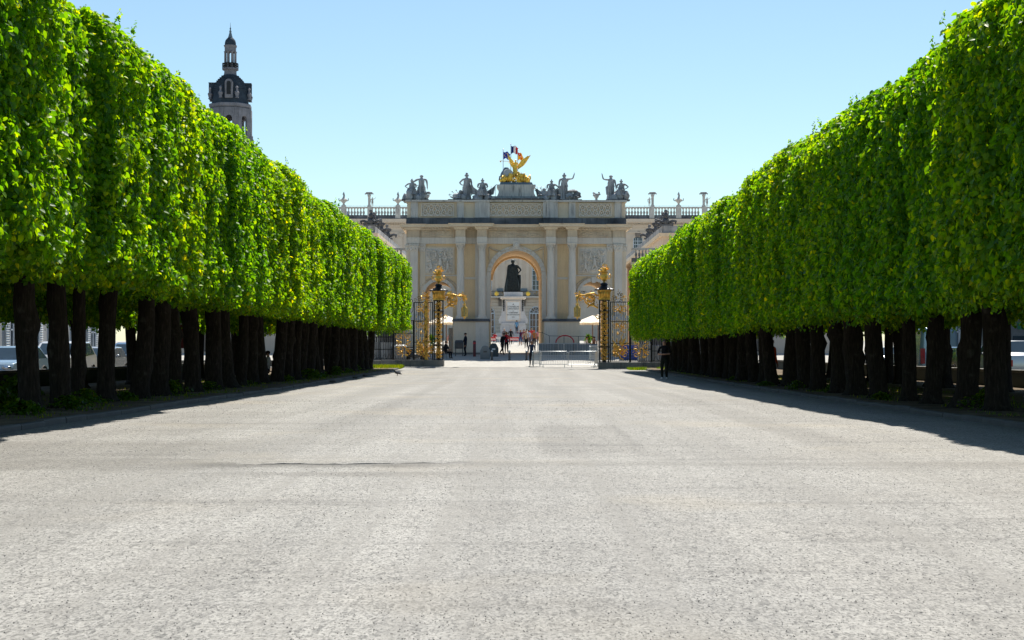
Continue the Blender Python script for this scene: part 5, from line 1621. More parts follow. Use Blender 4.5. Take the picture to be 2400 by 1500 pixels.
m_.build('plaque_frame', M['pale'], mon)
def text_mesh(body, size, loc, parent, mat, rot=(R(90), 0, 0), name='lettering', align='CENTER', ext=.01):
    cu = bpy.data.curves.new('txt', 'FONT'); cu.body = body; cu.size = size; cu.align_x = align; cu.extrude = ext
    o = bpy.data.objects.new('txt', cu); C.objects.link(o)
    dg = bpy.context.evaluated_depsgraph_get(); dg.update()
    me = bpy.data.meshes.new_from_object(o.evaluated_get(dg), depsgraph=dg)
    bpy.data.objects.remove(o)
    me.materials.clear(); me.materials.append(mat); me.name = name
    q = link(name, me, parent, loc); q.rotation_euler = rot
    return q
LET = plain('dark_lettering', (.05, .05, .055), .6)
for (tx, yy, sz) in (('A', 716, .30), ('STANISLAS', 721.5, .30), ('LE BIENFAISANT', 726, .21), ('LA', 730.5, .16), ('LORRAINE', 735, .24), ('RECONNAISSANTE', 739.5, .185), ('1831', 745, .20)):
    text_mesh(tx, sz, (0, -1.53, sy(yy)), pq, LET)
# bronze statue
bs = empty('bronze_statue', (px(1202, MD), MD, mz+sy(685)), 'dark bronze cloaked statue standing on the white monument', 'statue', rotz=R(8))
Hs = sy(608)-sy(685)
J, bones = pose(armL='hip', armR='down', wide=1.2)
b = skin_mesh(J, bones, 'pelvis', 1); fingers(b, J)
hx, hy, hzz = J['head'][:3]
b.ball((hx, hy+.014, hzz+.012), (.062, .062, .066), 10, 8, .15, 4)
b.xf(Matrix.Scale(Hs*.97, 4)); b.xf(T(0, 0, .12)); b.build('figure', M['bronze'], bs, 60)
m_ = MB()
def frc(a, k): return 1+.08*math.sin(a*7+k*.2)+.05*math.sin(a*13+k*.5)+.10*noise.noise(Vector((math.cos(a)*2, math.sin(a)*2, k*.3)))
m_.lathe([(.235*Hs, .02*Hs), (.225*Hs, .15*Hs), (.19*Hs, .35*Hs), (.165*Hs, .52*Hs), (.155*Hs, .66*Hs), (.14*Hs, .74*Hs), (.115*Hs, .80*Hs), (.06*Hs, .85*Hs)], (0, .02*Hs, .05), 30, fr=frc, sx=1.0, sy=.62)
m_.build('cloak', M['bronze'], bs, 60)
m_ = MB(); m_.box(-.28*Hs, .28*Hs, -.2*Hs, .2*Hs, 0, .1); m_.build('plinth', M['bronze'], bs)
m_ = MB(); m_.tube([(.2*Hs, -.1*Hs, .02*Hs), (.21*Hs, -.08*Hs, .3*Hs), (.2*Hs, -.02*Hs, .52*Hs)], [.02*Hs, .03*Hs, .045*Hs], 8); m_.build('drapery_fold', M['bronze'], bs, 60)
# ornamental low chain and red-white barrier at the foot
ba = empty('red_white_barrier', (px(1203, 176), 176, g(176)), 'low red and white barrier line across the sunlit square', 'barrier')
for k in range(-7, 8):
    m_ = MB(); m_.box(k*.8-.37, k*.8+.37, -.03, .03, .55, .78); m_.build('board', M['red'] if k % 2 else M['white'], ba)
    m_ = MB(); m_.box(k*.8-.03, k*.8+.03, -.15, .15, 0, .6); m_.build('foot', M['white'], ba)
for xq, lab in ((1152, 'red and white road barrier inside the left edge of the middle arch'), (1205, 'red and white road barrier behind the bald walker')):
    bb = empty('road_barrier', (px(xq, 160), 160, g(160)), lab, 'barrier', 'road barriers on the square')
    m_ = MB(); m_.box(-.45, .45, -.03, .03, .6, .95); m_.build('board', M['red'], bb)
    m_ = MB(); m_.box(-.45, .45, -.035, .035, .70, .80); m_.build('stripe', M['white'], bb)
    for e in (-1, 1):
        m_ = MB(); m_.box(e*.42-.03, e*.42+.03, -.2, .2, 0, .06); m_.box(e*.42-.025, e*.42+.025, -.025, .025, .06, 1.0); m_.build('leg', M['white'], bb)

# ================================================================== street of lower houses behind the arch
for s, side in ((-1, 'left'), (1, 'right')):
    hs = empty('street_house', (s*12.0, 128, g(128)), f'long pale house with parapet on the {side} of the street behind the arch', 'building')
    L = 44.0; hp = 9.6
    a, b = sorted((0, s*10))
    m_ = MB(); m_.box(a, b, 0, L, -.6, hp); m_.build('wall', M['hall'], hs)
    a, b = sorted((-s*.3, s*10.2)); m_ = MB(); m_.box(a, b, -.3, L+.2, hp+.002, hp+.3); m_.build('cornice', M['ochre_pale'], hs)
    a, b = sorted((-s*.05, s*.25)); m_ = MB(); m_.box(a, b, -.1, L, hp+.302, hp+.9); m_.build('parapet', M['statue'], hs)
    m_ = MB(); m_.box(*sorted((s*.25, s*10)), -.1, .2, hp+.303, hp+.902); m_.build('parapet_end', M['statue'], hs)
    for k in range(12):
        m_ = MB(); m_.box(*sorted((-s*.06, s*.05)), .1, L-.1, .45*k+.2, .45*k+.58); bevel(m_.build('stone_course', M['hall'], hs), .03, 1)
    for k in range(9):
        y = 2+k*4.6
        m_ = MB(); m_.box(*sorted((-s*.02, s*.05)), y, y+1.5, 6.2, 8.6); wn = m_.build('window', M['glass'], hs)
        m_ = MB(); m_.box(*sorted((-s*.06, -s*.021)), y+.7, y+.8, 6.2, 8.6); m_.box(*sorted((-s*.06, -s*.021)), y, y+1.5, 7.3, 7.4); m_.build('frame', M['frame_white'], wn)
        m_ = MB(); m_.box(*sorted((-s*.09, -s*.061)), y, y+1.6, .2, 3.8); dr_ = m_.build('shop_window', M['glass'], hs)
        m_ = MB(); m_.box(*sorted((-s*.12, -s*.09)), y-.1, y, .2, 3.9); m_.box(*sorted((-s*.12, -s*.09)), y+1.6, y+1.7, .2, 3.9); m_.build('frame', M['wood'], dr_)
    for k, y in enumerate((-3.8, 2.6, 9.0, 16.0)):
        tt = empty('roof_trophy', (s*12.0+s*.3, 128+y if y > 0 else 128.2, g(128)+hp+.9), f'dark carved trophy on the {side} house parapet, {ORD[k]} from the front', 'statue', f'trophies on the {side} parapet')
        m_ = MB(); m_.box(-.5, .5, -.3, .3, 0, .12); m_.build('plinth', M['soot'], tt)
        m_ = MB(); m_.ball((0, 0, .35), (.38, .3, .32), 9, 7, .5, k); m_.ball((0, 0, .85), (.2, .2, .28), 8, 6, .4, k+3); m_.ball((0, 0, 1.25), (.16, .14, .14), 8, 6, .3, k+5)
        for e in (-1, 1): m_.tube([(e*.2, 0, .3), (e*.6, 0, .45), (e*.85, 0, .4), (e*.8, 0, .15)], [.14, .13, .12, .06], 7); m_.tube([(e*.1, 0, .6), (e*.45, .05, .95)], [.08, .02], 5)
        m_.build('carving', M['soot'], tt, 60)

# ================================================================== cathedral tower far behind the left hedge
TD = 375.0
tw = empty('bell_tower', (px(540, TD), TD, g(TD)), 'tall stone bell tower with dark dome and open lantern behind the left hedge', 'tower', rotz=R(22.5+6))
def tz(y): return pz(y, TD)-g(TD)
def tr(p_): return p_*TD/F
def oct_(mb, prof, seg=8): mb.lathe(prof, seg=seg)
m_ = MB()
# belfry: eight piers with arched openings
rb = tr(47)
zt, zb = tz(258), tz(335)
m_ = MB(); oct_(m_, [(rb*1.02, 0), (rb*1.02, zb-.5)]); m_.build('shaft', M['tower'], tw)
m_ = MB(); cornice_p = [(rb*1.02, zb-.5), (rb*1.14, zb-.2), (rb*1.14, zb+.2), (rb, zb+.4)]; oct_(m_, cornice_p); m_.build('lower_cornice', M['tower'], tw)
for q in range(8):
    a0 = q*math.pi/4
    c = Vector((math.cos(a0+math.pi/8), math.sin(a0+math.pi/8), 0))*rb*math.cos(math.pi/8)
    t = Vector((-math.sin(a0+math.pi/8), math.cos(a0+math.pi/8), 0)); hwid = rb*math.sin(math.pi/8)
    f_ = MB(); wall_with_arch(f_, -hwid, hwid, 0, zt-zb-.4, 0, hwid*.42, (zt-zb)*.62, -.6, .0, 12)
    f_.prism(arc_pts(0, hwid*.58, (zt-zb)*.62, 180, 0, 10) + arc_pts(0, hwid*.43, (zt-zb)*.62, 0, 180, 10), -.75, -.5)
    ang = math.atan2(t.y, t.x)
    f_.xf(Matrix.Translation((c.x, c.y, zb+.4)) @ Matrix.Rotation(ang+math.pi, 4, 'Z') @ Matrix.Translation((0, .6, 0)))
    f_.build('belfry_wall', M['tower'], tw)
    p_ = MB(); p_.tube([(math.cos(a0)*rb*1.03, math.sin(a0)*rb*1.03, zb+.3), (math.cos(a0)*rb*1.03, math.sin(a0)*rb*1.03, zt)], .42, 6); p_.build('corner_pier', M['tower'], tw)
    s_ = MB(); cx, cy = math.cos(a0)*rb*1.04, math.sin(a0)*rb*1.04
    s_.lathe([(.5, 0), (.35, .3), (.55, 1.0), (.6, 1.3), (.3, 1.6), (.25, 2.2), (.38, 2.5), (.1, 2.9)], (cx, cy, tz(236)), 8); s_.build('corner_urn', M['tower'], tw, 50)
    s2 = MB(); s2.lathe([(.4, 0), (.6, .5), (.25, 1.2), (.3, 1.6), (.05, 2.0)], (math.cos(a0)*rb*1.12, math.sin(a0)*rb*1.12, zb+.2), 8); s2.build('corner_urn', M['tower'], tw, 50)
m_ = MB(); oct_(m_, [(rb*1.02, zt), (rb*1.10, zt+.5), (rb*1.10, zt+1.1), (rb*1.0, zt+1.3)]); m_.build('belfry_cornice', M['tower'], tw)
dr_ = MB(); oct_(dr_, [(rb*.96, zt+1.3), (rb*.94, tz(236)), (rb*.90, tz(222)), (rb*.90, tz(215))]); dr_.build('drum', M['slate'], tw)
dm = MB(); oct_(dm, [(rb*.90, tz(215)), (rb*.84, tz(205)), (rb*.68, tz(192)), (rb*.48, tz(183)), (rb*.33, tz(176))]); dm.build('dome', M['slate'], tw)
for k in range(9):   # slate bands of the dome
    t0 = k/9
    r_ = np.interp(t0, [0, .25, .6, .85, 1], [rb*.905, rb*.845, rb*.69, rb*.49, rb*.35]); z_ = np.interp(t0, [0, .25, .6, .85, 1], [tz(215), tz(205), tz(192), tz(183), tz(176)])
    b_ = MB(); oct_(b_, [(r_+.08, z_), (r_+.08, z_+.22)]); b_.build('slate_band', M['slate'], tw)
for q in range(8):
    a0 = q*math.pi/4+math.pi/8
    if q % 2 == 0: continue
    if q in (3, 7):
        f_ = MB(); f_.box(-1.1, 1.1, -.45, 1.9, 0, tz(198)-tz(236)); f_.box(-1.3, 1.3, -.6, 2.0, tz(198)-tz(236), tz(196)-tz(236))
    else:
        f_ = MB(); f_.prism([(-.95, 0), (.95, 0), (.95, 3.6)] + arc_pts(0, .95, 3.6, 0, 180, 10)[1:], -.35, 1.6)
    f_.xf(Matrix.Rotation(a0+math.pi/2, 4, 'Z') @ Matrix.Translation((0, -rb*.93, tz(236)))); o = f_.build('dormer', M['slate'] if q in (3, 7) else M['tower'], tw)
    f_ = MB(); f_.prism([(-.5, .8), (.5, .8), (.5, 3.5)] + arc_pts(0, .5, 3.5, 0, 180, 8)[1:], -.62 if q in (3, 7) else -.42, -.3)
    f_.xf(Matrix.Rotation(a0+math.pi/2, 4, 'Z') @ Matrix.Translation((0, -rb*.93, tz(236)))); f_.build('dormer_opening', M['iron'], o)
m_ = MB(); oct_(m_, [(tr(16), tz(177)), (tr(15), tz(172)), (tr(15), tz(166)), (tr(20), tz(164)), (tr(20), tz(161)), (tr(14), tz(160.5))]); m_.build('lantern_base', M['tower'], tw)
m_ = MB()
for z in (tz(161), tz(155.5), tz(150)): m_.lathe([(tr(19.4), z), (tr(19.4), z+.1)], seg=8)
for q in range(32):
    a = q*math.pi/16; rr_ = tr(19.3)*math.cos(math.pi/8)/math.cos((a % (math.pi/4))-math.pi/8); m_.tube([(math.cos(a)*rr_, math.sin(a)*rr_, tz(161)), (math.cos(a)*rr_, math.sin(a)*rr_, tz(149))], .05, 4)
m_.build('lantern_railing', M['iron'], tw)
for q in range(8):
    a0 = q*math.pi/4
    p_ = MB(); cx, cy = math.cos(a0)*tr(12.5), math.sin(a0)*tr(12.5)
    p_.lathe([(.42, 0), (.32, .4), (.27, 1), (.25, (tz(122)-tz(160))*.95), (.4, tz(122)-tz(160))], (cx, cy, tz(160)), 8); p_.build('lantern_column', M['tower'], tw, 40)
m_ = MB(); oct_(m_, [(tr(14), tz(122)), (tr(14), tz(112)), (tr(16), tz(109)), (tr(16), tz(107)), (tr(13), tz(106.5))]); m_.build('lantern_cornice', M['tower'], tw)
m_ = MB(); m_.lathe([(tr(13), tz(106.5)), (tr(13), tz(101)), (tr(11.5), tz(95)), (tr(8), tz(90.5)), (tr(5), tz(88))], seg=16); m_.build('lantern_dome', M['slate'], tw, 30)
m_ = MB(); m_.lathe([(tr(6), tz(89)), (tr(4.5), tz(84)), (tr(4), tz(82)), (tr(2.2), tz(76)), (tr(3), tz(74)), (tr(1.2), tz(70)), (tr(2), tz(66.5)), (tr(.6), tz(64)), (tr(.25), tz(53))], seg=10); m_.build('finial', M['lead'], tw, 50)

# ================================================================== houses along the side streets
def side_house(s, y0, y1, H, mat, label, seed):
    rr = random.Random(seed)
    hs = empty('side_house', (s*27.0, y0, g(y0)), label, 'building')
    L = y1-y0
    m_ = MB(); m_.box(*sorted((0, s*10)), 0, L, -.5, H); m_.build('wall', mat, hs)
    m_ = MB(); m_.box(*sorted((-s*.35, s*10.2)), -.02, L-.02, H+.002, H+.45); m_.build('cornice', M['pale'], hs)
    rf = MB(); rf.prism([(-s*.3, H+.46), (s*10.2, H+.46), (s*7.5, H+2.6), (s*2.5, H+2.6)], .05, L-.05); rf.build('roof', M['slate'], hs)
    m_ = MB(); m_.box(*sorted((-s*.08, s*.05)), .02, L-.02, -.3, .75); m_.build('base_course', M['plinth'], hs)
    m_ = MB(); m_.box(*sorted((-s*.12, s*.05)), .02, L-.02, 4.35, 4.6); m_.build('string_course', M['pale'], hs)
    n = int(L/3.3)
    for k in range(n):
        y = (k+.5)*L/n
        for fl, (za, zb) in enumerate(((1.15, 3.75), (5.2, 7.8))):
            if zb > H-.3: continue
            m_ = MB(); m_.box(*sorted((-s*.03, s*.06)), y-.6, y+.6, za, zb); wn = m_.build('window', M['glass'], hs)
            f_ = MB()
            for (a, b, c, d_) in ((-.62, -.52, za, zb), (.52, .62, za, zb), (-.05, .05, za, zb), (-.62, .62, za, za+.1), (-.62, .62, zb-.1, zb), (-.62, .62, za+1.2, za+1.28)):
                f_.box(*sorted((-s*.09, -s*.032)), y+a, y+b, c, d_)
            f_.build('frame', M['frame_white'], wn)
            m_ = MB(); m_.box(*sorted((-s*.2, s*.05)), y-.8, y+.8, za-.16, za-.02); m_.build('sill', M['pale'], wn)
            if rr.random() < .75:      # louvred shutters
                for e in (-1, 1):
                    sh = MB(); sh.box(*sorted((-s*.05, -s*.01)), y+e*.95-.3, y+e*.95+.3, za, zb)
                    sp = sh.build('shutter', M['white'], hs)
                    sl = MB()
                    z = za+.1
                    while z < zb-.1:
                        sl.add([(-s*.052, y+e*.95-.26, z), (-s*.052, y+e*.95+.26, z), (-s*.10, y+e*.95+.26, z+.02), (-s*.10, y+e*.95-.26, z+.02), (-s*.052, y+e*.95+.26, z+.1), (-s*.052, y+e*.95-.26, z+.1)], [(0, 1, 2, 3), (3, 2, 4, 5)]); z += .13
                    q = sl.build('shutter_slats', M['white'], sp); q['kind'] = 'stuff'
for s, side, rowsh in ((-1, 'left', ((44, 62, 8.6, 'white_render'), (62.02, 80, 9.2, 'beige'), (80.02, 103, 8.8, 'white_render'))), (1, 'right', ((44, 60, 8.8, 'beige'), (60.02, 79, 9.3, 'white_render'), (79.02, 103, 8.7, 'beige')))):
    for k, (a, b, H, mt) in enumerate(rowsh):
        side_house(s, a, b, H, M[mt], f'{"white" if mt != "beige" else "beige"} shuttered house across the {side} side street, {ORD[k]} from the camera', k+10*s)

# ================================================================== cars and vans parked in the side streets
def wheel_mesh():
    t = MB(); t.lathe([(.20, -.1), (.30, -.11), (.325, -.07), (.325, .07), (.30, .11), (.20, .1)], seg=20); t.xf(Matrix.Rotation(R(90), 4, 'Y'))
    r = MB(); r.lathe([(.02, -.06), (.19, -.085), (.205, -.09), (.205, .09), (.19, .085), (.02, .06)], seg=16); r.xf(Matrix.Rotation(R(90), 4, 'Y'))
    return t.mesh('tyre', M['rubber'], 40), r.mesh('rim', M['steel'], 40)
TYRE, RIM = wheel_mesh()
def car(x, y, rot, col, label, kind='hatch', group='cars parked in the side streets'):
    """length along local Y (front towards -Y)"""
    t = empty('parked_car' if kind != 'van' else 'parked_van', (x, y, g(y)+.0), label, 'car' if kind != 'van' else 'van', group, rotz=rot)
    pm = paint(f'car_paint_{x:.0f}_{y:.0f}', col)
    if kind == 'van':
        L, W, low, belt, roof = 5.2, .96, .25, 1.25, 2.35
        side = [(-2.6, .3), (-2.6, .95), (-2.45, 1.15), (-1.75, 1.3), (-1.15, 2.2), (-.8, 2.33), (2.5, 2.35), (2.6, 2.2), (2.6, .35)]
        glass = [(-1.6, 1.35), (-1.12, 2.1), (-.35, 2.1), (-.35, 1.35)]
        wy = (-1.75, 1.6)
    elif kind == 'suv':
        L, W = 4.5, .92
        side = [(-2.25, .35), (-2.28, .75), (-2.15, 1.0), (-1.15, 1.12), (-.55, 1.62), (-.2, 1.70), (1.5, 1.68), (2.0, 1.2), (2.22, 1.1), (2.25, .4)]
        glass = [(-1.0, 1.13), (-.48, 1.6), (1.35, 1.6), (1.8, 1.15)]
        wy = (-1.4, 1.4)
    else:
        L, W = 4.2, .87
        side = [(-2.1, .3), (-2.12, .6), (-1.95, .82), (-1.0, .95), (-.35, 1.42), (0, 1.48), (1.2, 1.46), (1.85, 1.0), (2.08, .92), (2.1, .35)]
        glass = [(-.88, .97), (-.3, 1.38), (1.12, 1.38), (1.7, 1.0)]
        wy = (-1.3, 1.3)
    # body as a loft across the width: narrower at the roof
    m_ = MB(); n = len(side); vs_ = []
    zmax = max(z for _, z in side)
    for f in (-1, -.86, .86, 1):
        for (yy, z) in side:
            tum = 1-.16*max(0, (z-.9)/(zmax-.9))
            e = 1 if abs(f) < .9 else .965
            vs_.append((f*W*tum, yy*e, z if abs(f) < .9 else .05+z*.955))
    fs = [tuple(range(n)), tuple(range(4*n-1, 3*n-1, -1))]
    for r_ in range(3): fs += [(r_*n+i, r_*n+(i+1) % n, (r_+1)*n+(i+1) % n, (r_+1)*n+i) for i in range(n)]
    m_.add(vs_, fs)
    bevel(m_.build('body', pm, t, 35), .04, 2)
    for e in (-1, 1):
        m_ = MB(); vs_ = []
        for (yy, z) in glass:
            tum = 1-.16*max(0, (z-.9)/(zmax-.9)); vs_.append((e*(W*tum*1.004), yy, z))
        vs_ += [(v[0]-e*.05, v[1], v[2]) for v in vs_]
        m_.add(vs_, [(0, 1, 2, 3), (7, 6, 5, 4), (0, 4, 5, 1), (1, 5, 6, 2), (2, 6, 7, 3), (3, 7, 4, 0)]); m_.build('side_window', M['car_glass'], t)
    for (a, b, nm) in ((side[3], side[4], 'windscreen'), (side[-4], side[-3], 'rear_window')):
        if kind == 'van' and nm == 'rear_window': continue
        m_ = MB(); vs_ = []
        for (q, f) in ((a, -1), (a, 1), (b, 1), (b, -1)):
            tum = 1-.16*max(0, (q[1]-.9)/(zmax-.9)); o_ = .02
            dy, dz_ = b[0]-a[0], b[1]-a[1]; l = math.hypot(dy, dz_)
            k = .06 if q is a else -.06
            vs_.append((f*W*tum*.82, q[0]+dy*k-dz_/l*o_*(1 if dy > 0 and dz_ > 0 else -1), q[1]+dz_*k+abs(dy)/l*o_))
        m_.add(vs_, [(0, 1, 2, 3)]); m_.build(nm, M['car_glass'], t)
    for e in (-1, 1):
        m_ = MB(); m_.ball((e*W*.72, side[0][0]+.06, .66 if kind == 'hatch' else .8), (.2, .1, .1), 8, 6); m_.build('headlight', M['chrome'], t, 60)
        m_ = MB(); m_.box(e*W*.8-.1, e*W*.8+.1, side[-1][0]-.08, side[-1][0]+.02, .7, .95 if kind != 'van' else 1.4); m_.build('tail_light', M['tail'], t)
        m_ = MB(); m_.ball((e*(W+.09), glass[0][0]+.2, glass[0][1]+.08), (.09, .06, .07), 8, 6); m_.build('mirror', pm, t, 60)
        for q in wy:
            wv = link('wheel', TYRE, t, (e*(W-.1), q, .325)); link('rim', RIM, wv)
            m_ = MB(); m_.tube([(e*(W-.005), q+math.cos(a)*.37, .325+math.sin(a)*.37) for a in np.linspace(-.15, math.pi+.15, 12)], .04, 5); m_.build('wheel_arch', M['rubber'], t)
    m_ = MB(); m_.box(-W*.9, W*.9, side[0][0]-.03, side[0][0]+.1, .3, .5); m_.box(-W*.9, W*.9, side[-1][0]-.1, side[-1][0]+.03, .33, .52); m_.build('bumpers', M['rubber'], t)
    return t
LX, RX = -19.2, 19.2
car(LX, 52.5, R(3), (.62, .66, .70), 'pale silver car nearest the camera behind the left trunks')
car(LX-.2, 58.6, R(-2), (.30, .42, .52), 'light blue car parked behind the silver car on the left')
car(LX, 64.6, 0, (.75, .75, .75), 'white car third in line beyond the left wall', 'suv')
car(LX, 70.5, R(2), (.45, .47, .50), 'grey car fourth in line beyond the left wall')
car(LX, 76.5, 0, (.12, .2, .32), 'dark blue car fifth in line beyond the left wall', 'suv')
car(RX, 60.2, R(182), (.62, .64, .67), 'silver car with red tail lamps behind the right trunks', 'suv')
car(RX+.1, 66.3, R(180), (.06, .08, .09), 'dark car parked beyond the right wall behind the silver one')
car(RX, 72.6, R(180), (.30, .42, .50), 'blue-grey van parked beyond the right wall', 'van')
car(RX, 80.0, R(178), (.7, .7, .7), 'white car far down the right side street')
# food truck with a sign behind the right trunks
ft = empty('food_truck', (23.0, 71.5, g(71)), 'grey food truck with green sign board behind the right trunks', 'truck', rotz=R(180))
m_ = MB(); m_.box(-1.15, 1.15, -3.0, 3.0, .45, 2.95); bevel(m_.build('box_body', M['grey_plastic'], ft), .06, 2)
m_ = MB(); m_.box(-1.3, 1.3, -3.1, 3.1, 2.96, 3.12); m_.build('roof', M['white'], ft)
m_ = MB(); m_.box(-.75, .75, 3.005, 3.05, 2.25, 2.55); m_.build('sign_board', plain('green_sign', (.03, .22, .12), .5), ft)
for e in (-1, 1):
    m_ = MB(); m_.box(e*.55-.4, e*.55+.4, 3.0, 3.04, 1.15, 1.95); m_.build('rear_window', M['car_glass'], ft)
    for q in (-1.9, 1.9):
        wv = link('wheel', TYRE, ft, (e*1.0, q, .325)); link('rim', RIM, wv)
# dark street lamp post and signs among the left trunks
lp = empty('lamp_post', (px(413, 48), 48, g(48)+.08), 'dark lamp post with pale bands standing among the left trunks', 'lamp post')
m_ = MB(); m_.lathe([(.17, 0), (.17, .1), (.12, .2), (.115, 2.9), (.08, 3.1), (.08, 4.6)], seg=14); m_.build('post', M['dark_steel'], lp, 40)
m_ = MB()
for z in (1.05, 1.72): m_.lathe([(.122, z), (.122, z+.02)], seg=14)
m_.build('band', M['steel'], lp)
m_ = MB(); m_.lathe([(.1, 4.6), (.22, 4.75), (.25, 5.1), (.05, 5.3)], seg=8); m_.build('lamp_head', M['lantern_glass'], lp)
sp = empty('street_sign', (px(424, 56), 56, g(56)+.08), 'narrow dark red sign on a thin pole beside the lamp post', 'sign')
m_ = MB(); m_.tube([(0, 0, 0), (0, 0, 2.6)], .03, 6); m_.build('pole', M['steel'], sp)
m_ = MB(); m_.box(-.11, .11, -.05, -.02, 1.3, 2.15); m_.build('panel', plain('dark_red_panel', (.16, .01, .015), .5), sp)

# ================================================================== things around the gates and the arch
def crowd_barrier(x, d, rot, L, label):
    t = empty('steel_barrier', (x, d, g(d)+.004), label, 'barrier', 'steel crowd barriers', rotz=rot)
    h = 1.08
    m_ = MB(); q = .12
    pts = [(-L/2, 0, .12), (-L/2, 0, h-q), (-L/2+q*.3, 0, h-q*.3), (-L/2+q, 0, h), (L/2-q, 0, h), (L/2-q*.3, 0, h-q*.3), (L/2, 0, h-q), (L/2, 0, .12)]
    m_.tube(pts, .021, 8); m_.tube([(-L/2, 0, .2), (L/2, 0, .2)], .018, 6); m_.build('frame', M['steel'], t, 60)
    b = MB(); b.tube([(0, 0, .2), (0, 0, h)], .009, 5, cap=False); bme = b.mesh('bar', M['steel'])
    n = int(L/.115)
    for k in range(1, n): link('bar', bme, t, (-L/2+L*k/n, 0, 0))
    for e in (-1, 1):
        m_ = MB(); m_.box(e*L*.38-.03, e*L*.38+.03, -.3, .3, 0, .03); m_.box(e*L*.38-.02, e*L*.38+.02, -.02, .02, .03, .2); m_.build('foot', M['steel'], t)
bd = 104.0
crowd_barrier(px(1298, bd), bd, 0, 1.92, 'front steel barrier beside the person in dark blue, left of two')
crowd_barrier(px(1366, bd), bd, 0, 1.98, 'front steel barrier nearer the right gate post, right of two')
crowd_barrier(px(1398, bd+1), bd+1.0, R(80), 1.9, 'steel barrier turned edge-on beside the right gate post')
crowd_barrier(px(1258, bd+.9), bd+.9, R(70), 1.8, 'steel barrier turned edge-on behind the person in dark blue')
crowd_barrier(px(1292, 113.5), 113.5, 0, 2.0, 'rear steel barrier in the arch shade, left of three')
crowd_barrier(px(1352, 113.5), 113.5, R(2), 2.0, 'rear steel barrier in the arch shade, middle of three')
crowd_barrier(px(1392, 110.5), 110.5, R(70), 2.2, 'rear steel barrier slanting towards the right gate post')
def bollard(x, d, label):
    t = empty('bollard', (x, d, g(d)), label, 'bollard', 'bollards in front of the arch')
    m_ = MB(); m_.lathe([(.10, 0), (.10, .05), (.075, .07), (.075, .6)], seg=12); m_.build('shaft', M['dark_steel'], t, 40)
    m_ = MB(); m_.lathe([(.085, .602), (.085, .66), (.06, .71), (.02, .73)], seg=12); m_.build('cap', M['steel'], t, 40)
for x, lab in ((1153, 'dark bollard in front of the grey concrete block'), (1194, 'dark bollard beside the striding dark figure'), (1234, 'dark bollard left of the person in dark blue')):
    bollard(px(x, 111.3), 111.3, lab)
def block(x, d, w_, h, mat, label, sign):
    t = empty('concrete_block', (x, d, g(d)), label, 'barrier', 'rounded concrete blocks at the arch')
    m_ = MB(); m_.prism([(-w_, 0), (w_, 0), (w_, h*.62), (w_*.55, h*.95), (w_*.2, h), (-w_*.2, h), (-w_*.55, h*.95), (-w_, h*.62)], 0, .55); bevel(m_.build('body', mat, t), .04, 2)
    m_ = MB(); m_.box(-w_*.35, w_*.35, -.02, .01, h*.5, h*.62); m_.build('plate', sign, t)
block(px(1137, 112.2), 112.2, .36, 1.0, M['concrete'], 'pale grey rounded concrete block by the left pedestal', M['dark_steel'])
block(px(1157, 115), 115, .36, 1.0, M['concrete_dark'], 'dark green rounded concrete block inside the left jamb', M['white'])
rp = empty('red_post', (px(1112, 115), 115, g(115)), 'short dark red post beside the guard', 'post')
m_ = MB(); m_.lathe([(.11, 0), (.11, 1.1), (.09, 1.18), (.02, 1.2)], seg=12); m_.build('shaft', plain('dark_red_paint', (.10, .012, .02), .5), rp, 40)
m_ = MB(); m_.lathe([(.115, .95), (.115, 1.05)], seg=12); m_.build('band', M['red'], rp)
hc = empty('grill_cart', (px(1076, 115.5), 115.5, g(115.5)), 'dark boxy cart in front of the guard', 'cart')
m_ = MB(); m_.box(-.32, .32, -.3, .3, .55, 1.0); bevel(m_.build('box', M['dark_steel'], hc), .04, 2)
m_ = MB(); m_.taper(-.34, .34, -.32, .32, 1.002, 1.2, .08, .08); m_.build('lid', M['dark_steel'], hc)
for a in (-.26, .26):
    for b in (-.24, .24):
        m_ = MB(); m_.tube([(a, b, 0), (a, b, .56)], .025, 6); m_.build('leg', M['dark_steel'], hc)
# scooter parked in the shade left of the arch
sc = empty('scooter', (px(972, 110), 110, g(110)), 'black scooter parked in the shade behind the left fence', 'scooter', rotz=R(65))
m_ = MB(); m_.tube([(0, -.55, .5), (0, -.35, .42), (0, 0, .38), (0, .35, .55), (0, .75, .72)], [.10, .16, .2, .24, .12], 10); m_.tube([(0, -.72, .3), (0, -.55, .75), (0, -.48, 1.05)], [.06, .11, .07], 8); m_.build('body', M['dark_steel'], sc, 60)
m_ = MB(); m_.ball((0, .35, .86), (.17, .42, .09), 10, 6); m_.build('seat', M['rubber'], sc, 60)
m_ = MB(); m_.tube([(-.34, -.42, 1.12), (0, -.48, 1.06), (.34, -.42, 1.12)], .022, 6); m_.build('handlebar', M['steel'], sc)
for q in (-.72, .62):
    wv = link('wheel', TYRE, sc, (0, q, .26)); wv.scale = (.55, .8, .8); link('rim', RIM, wv)
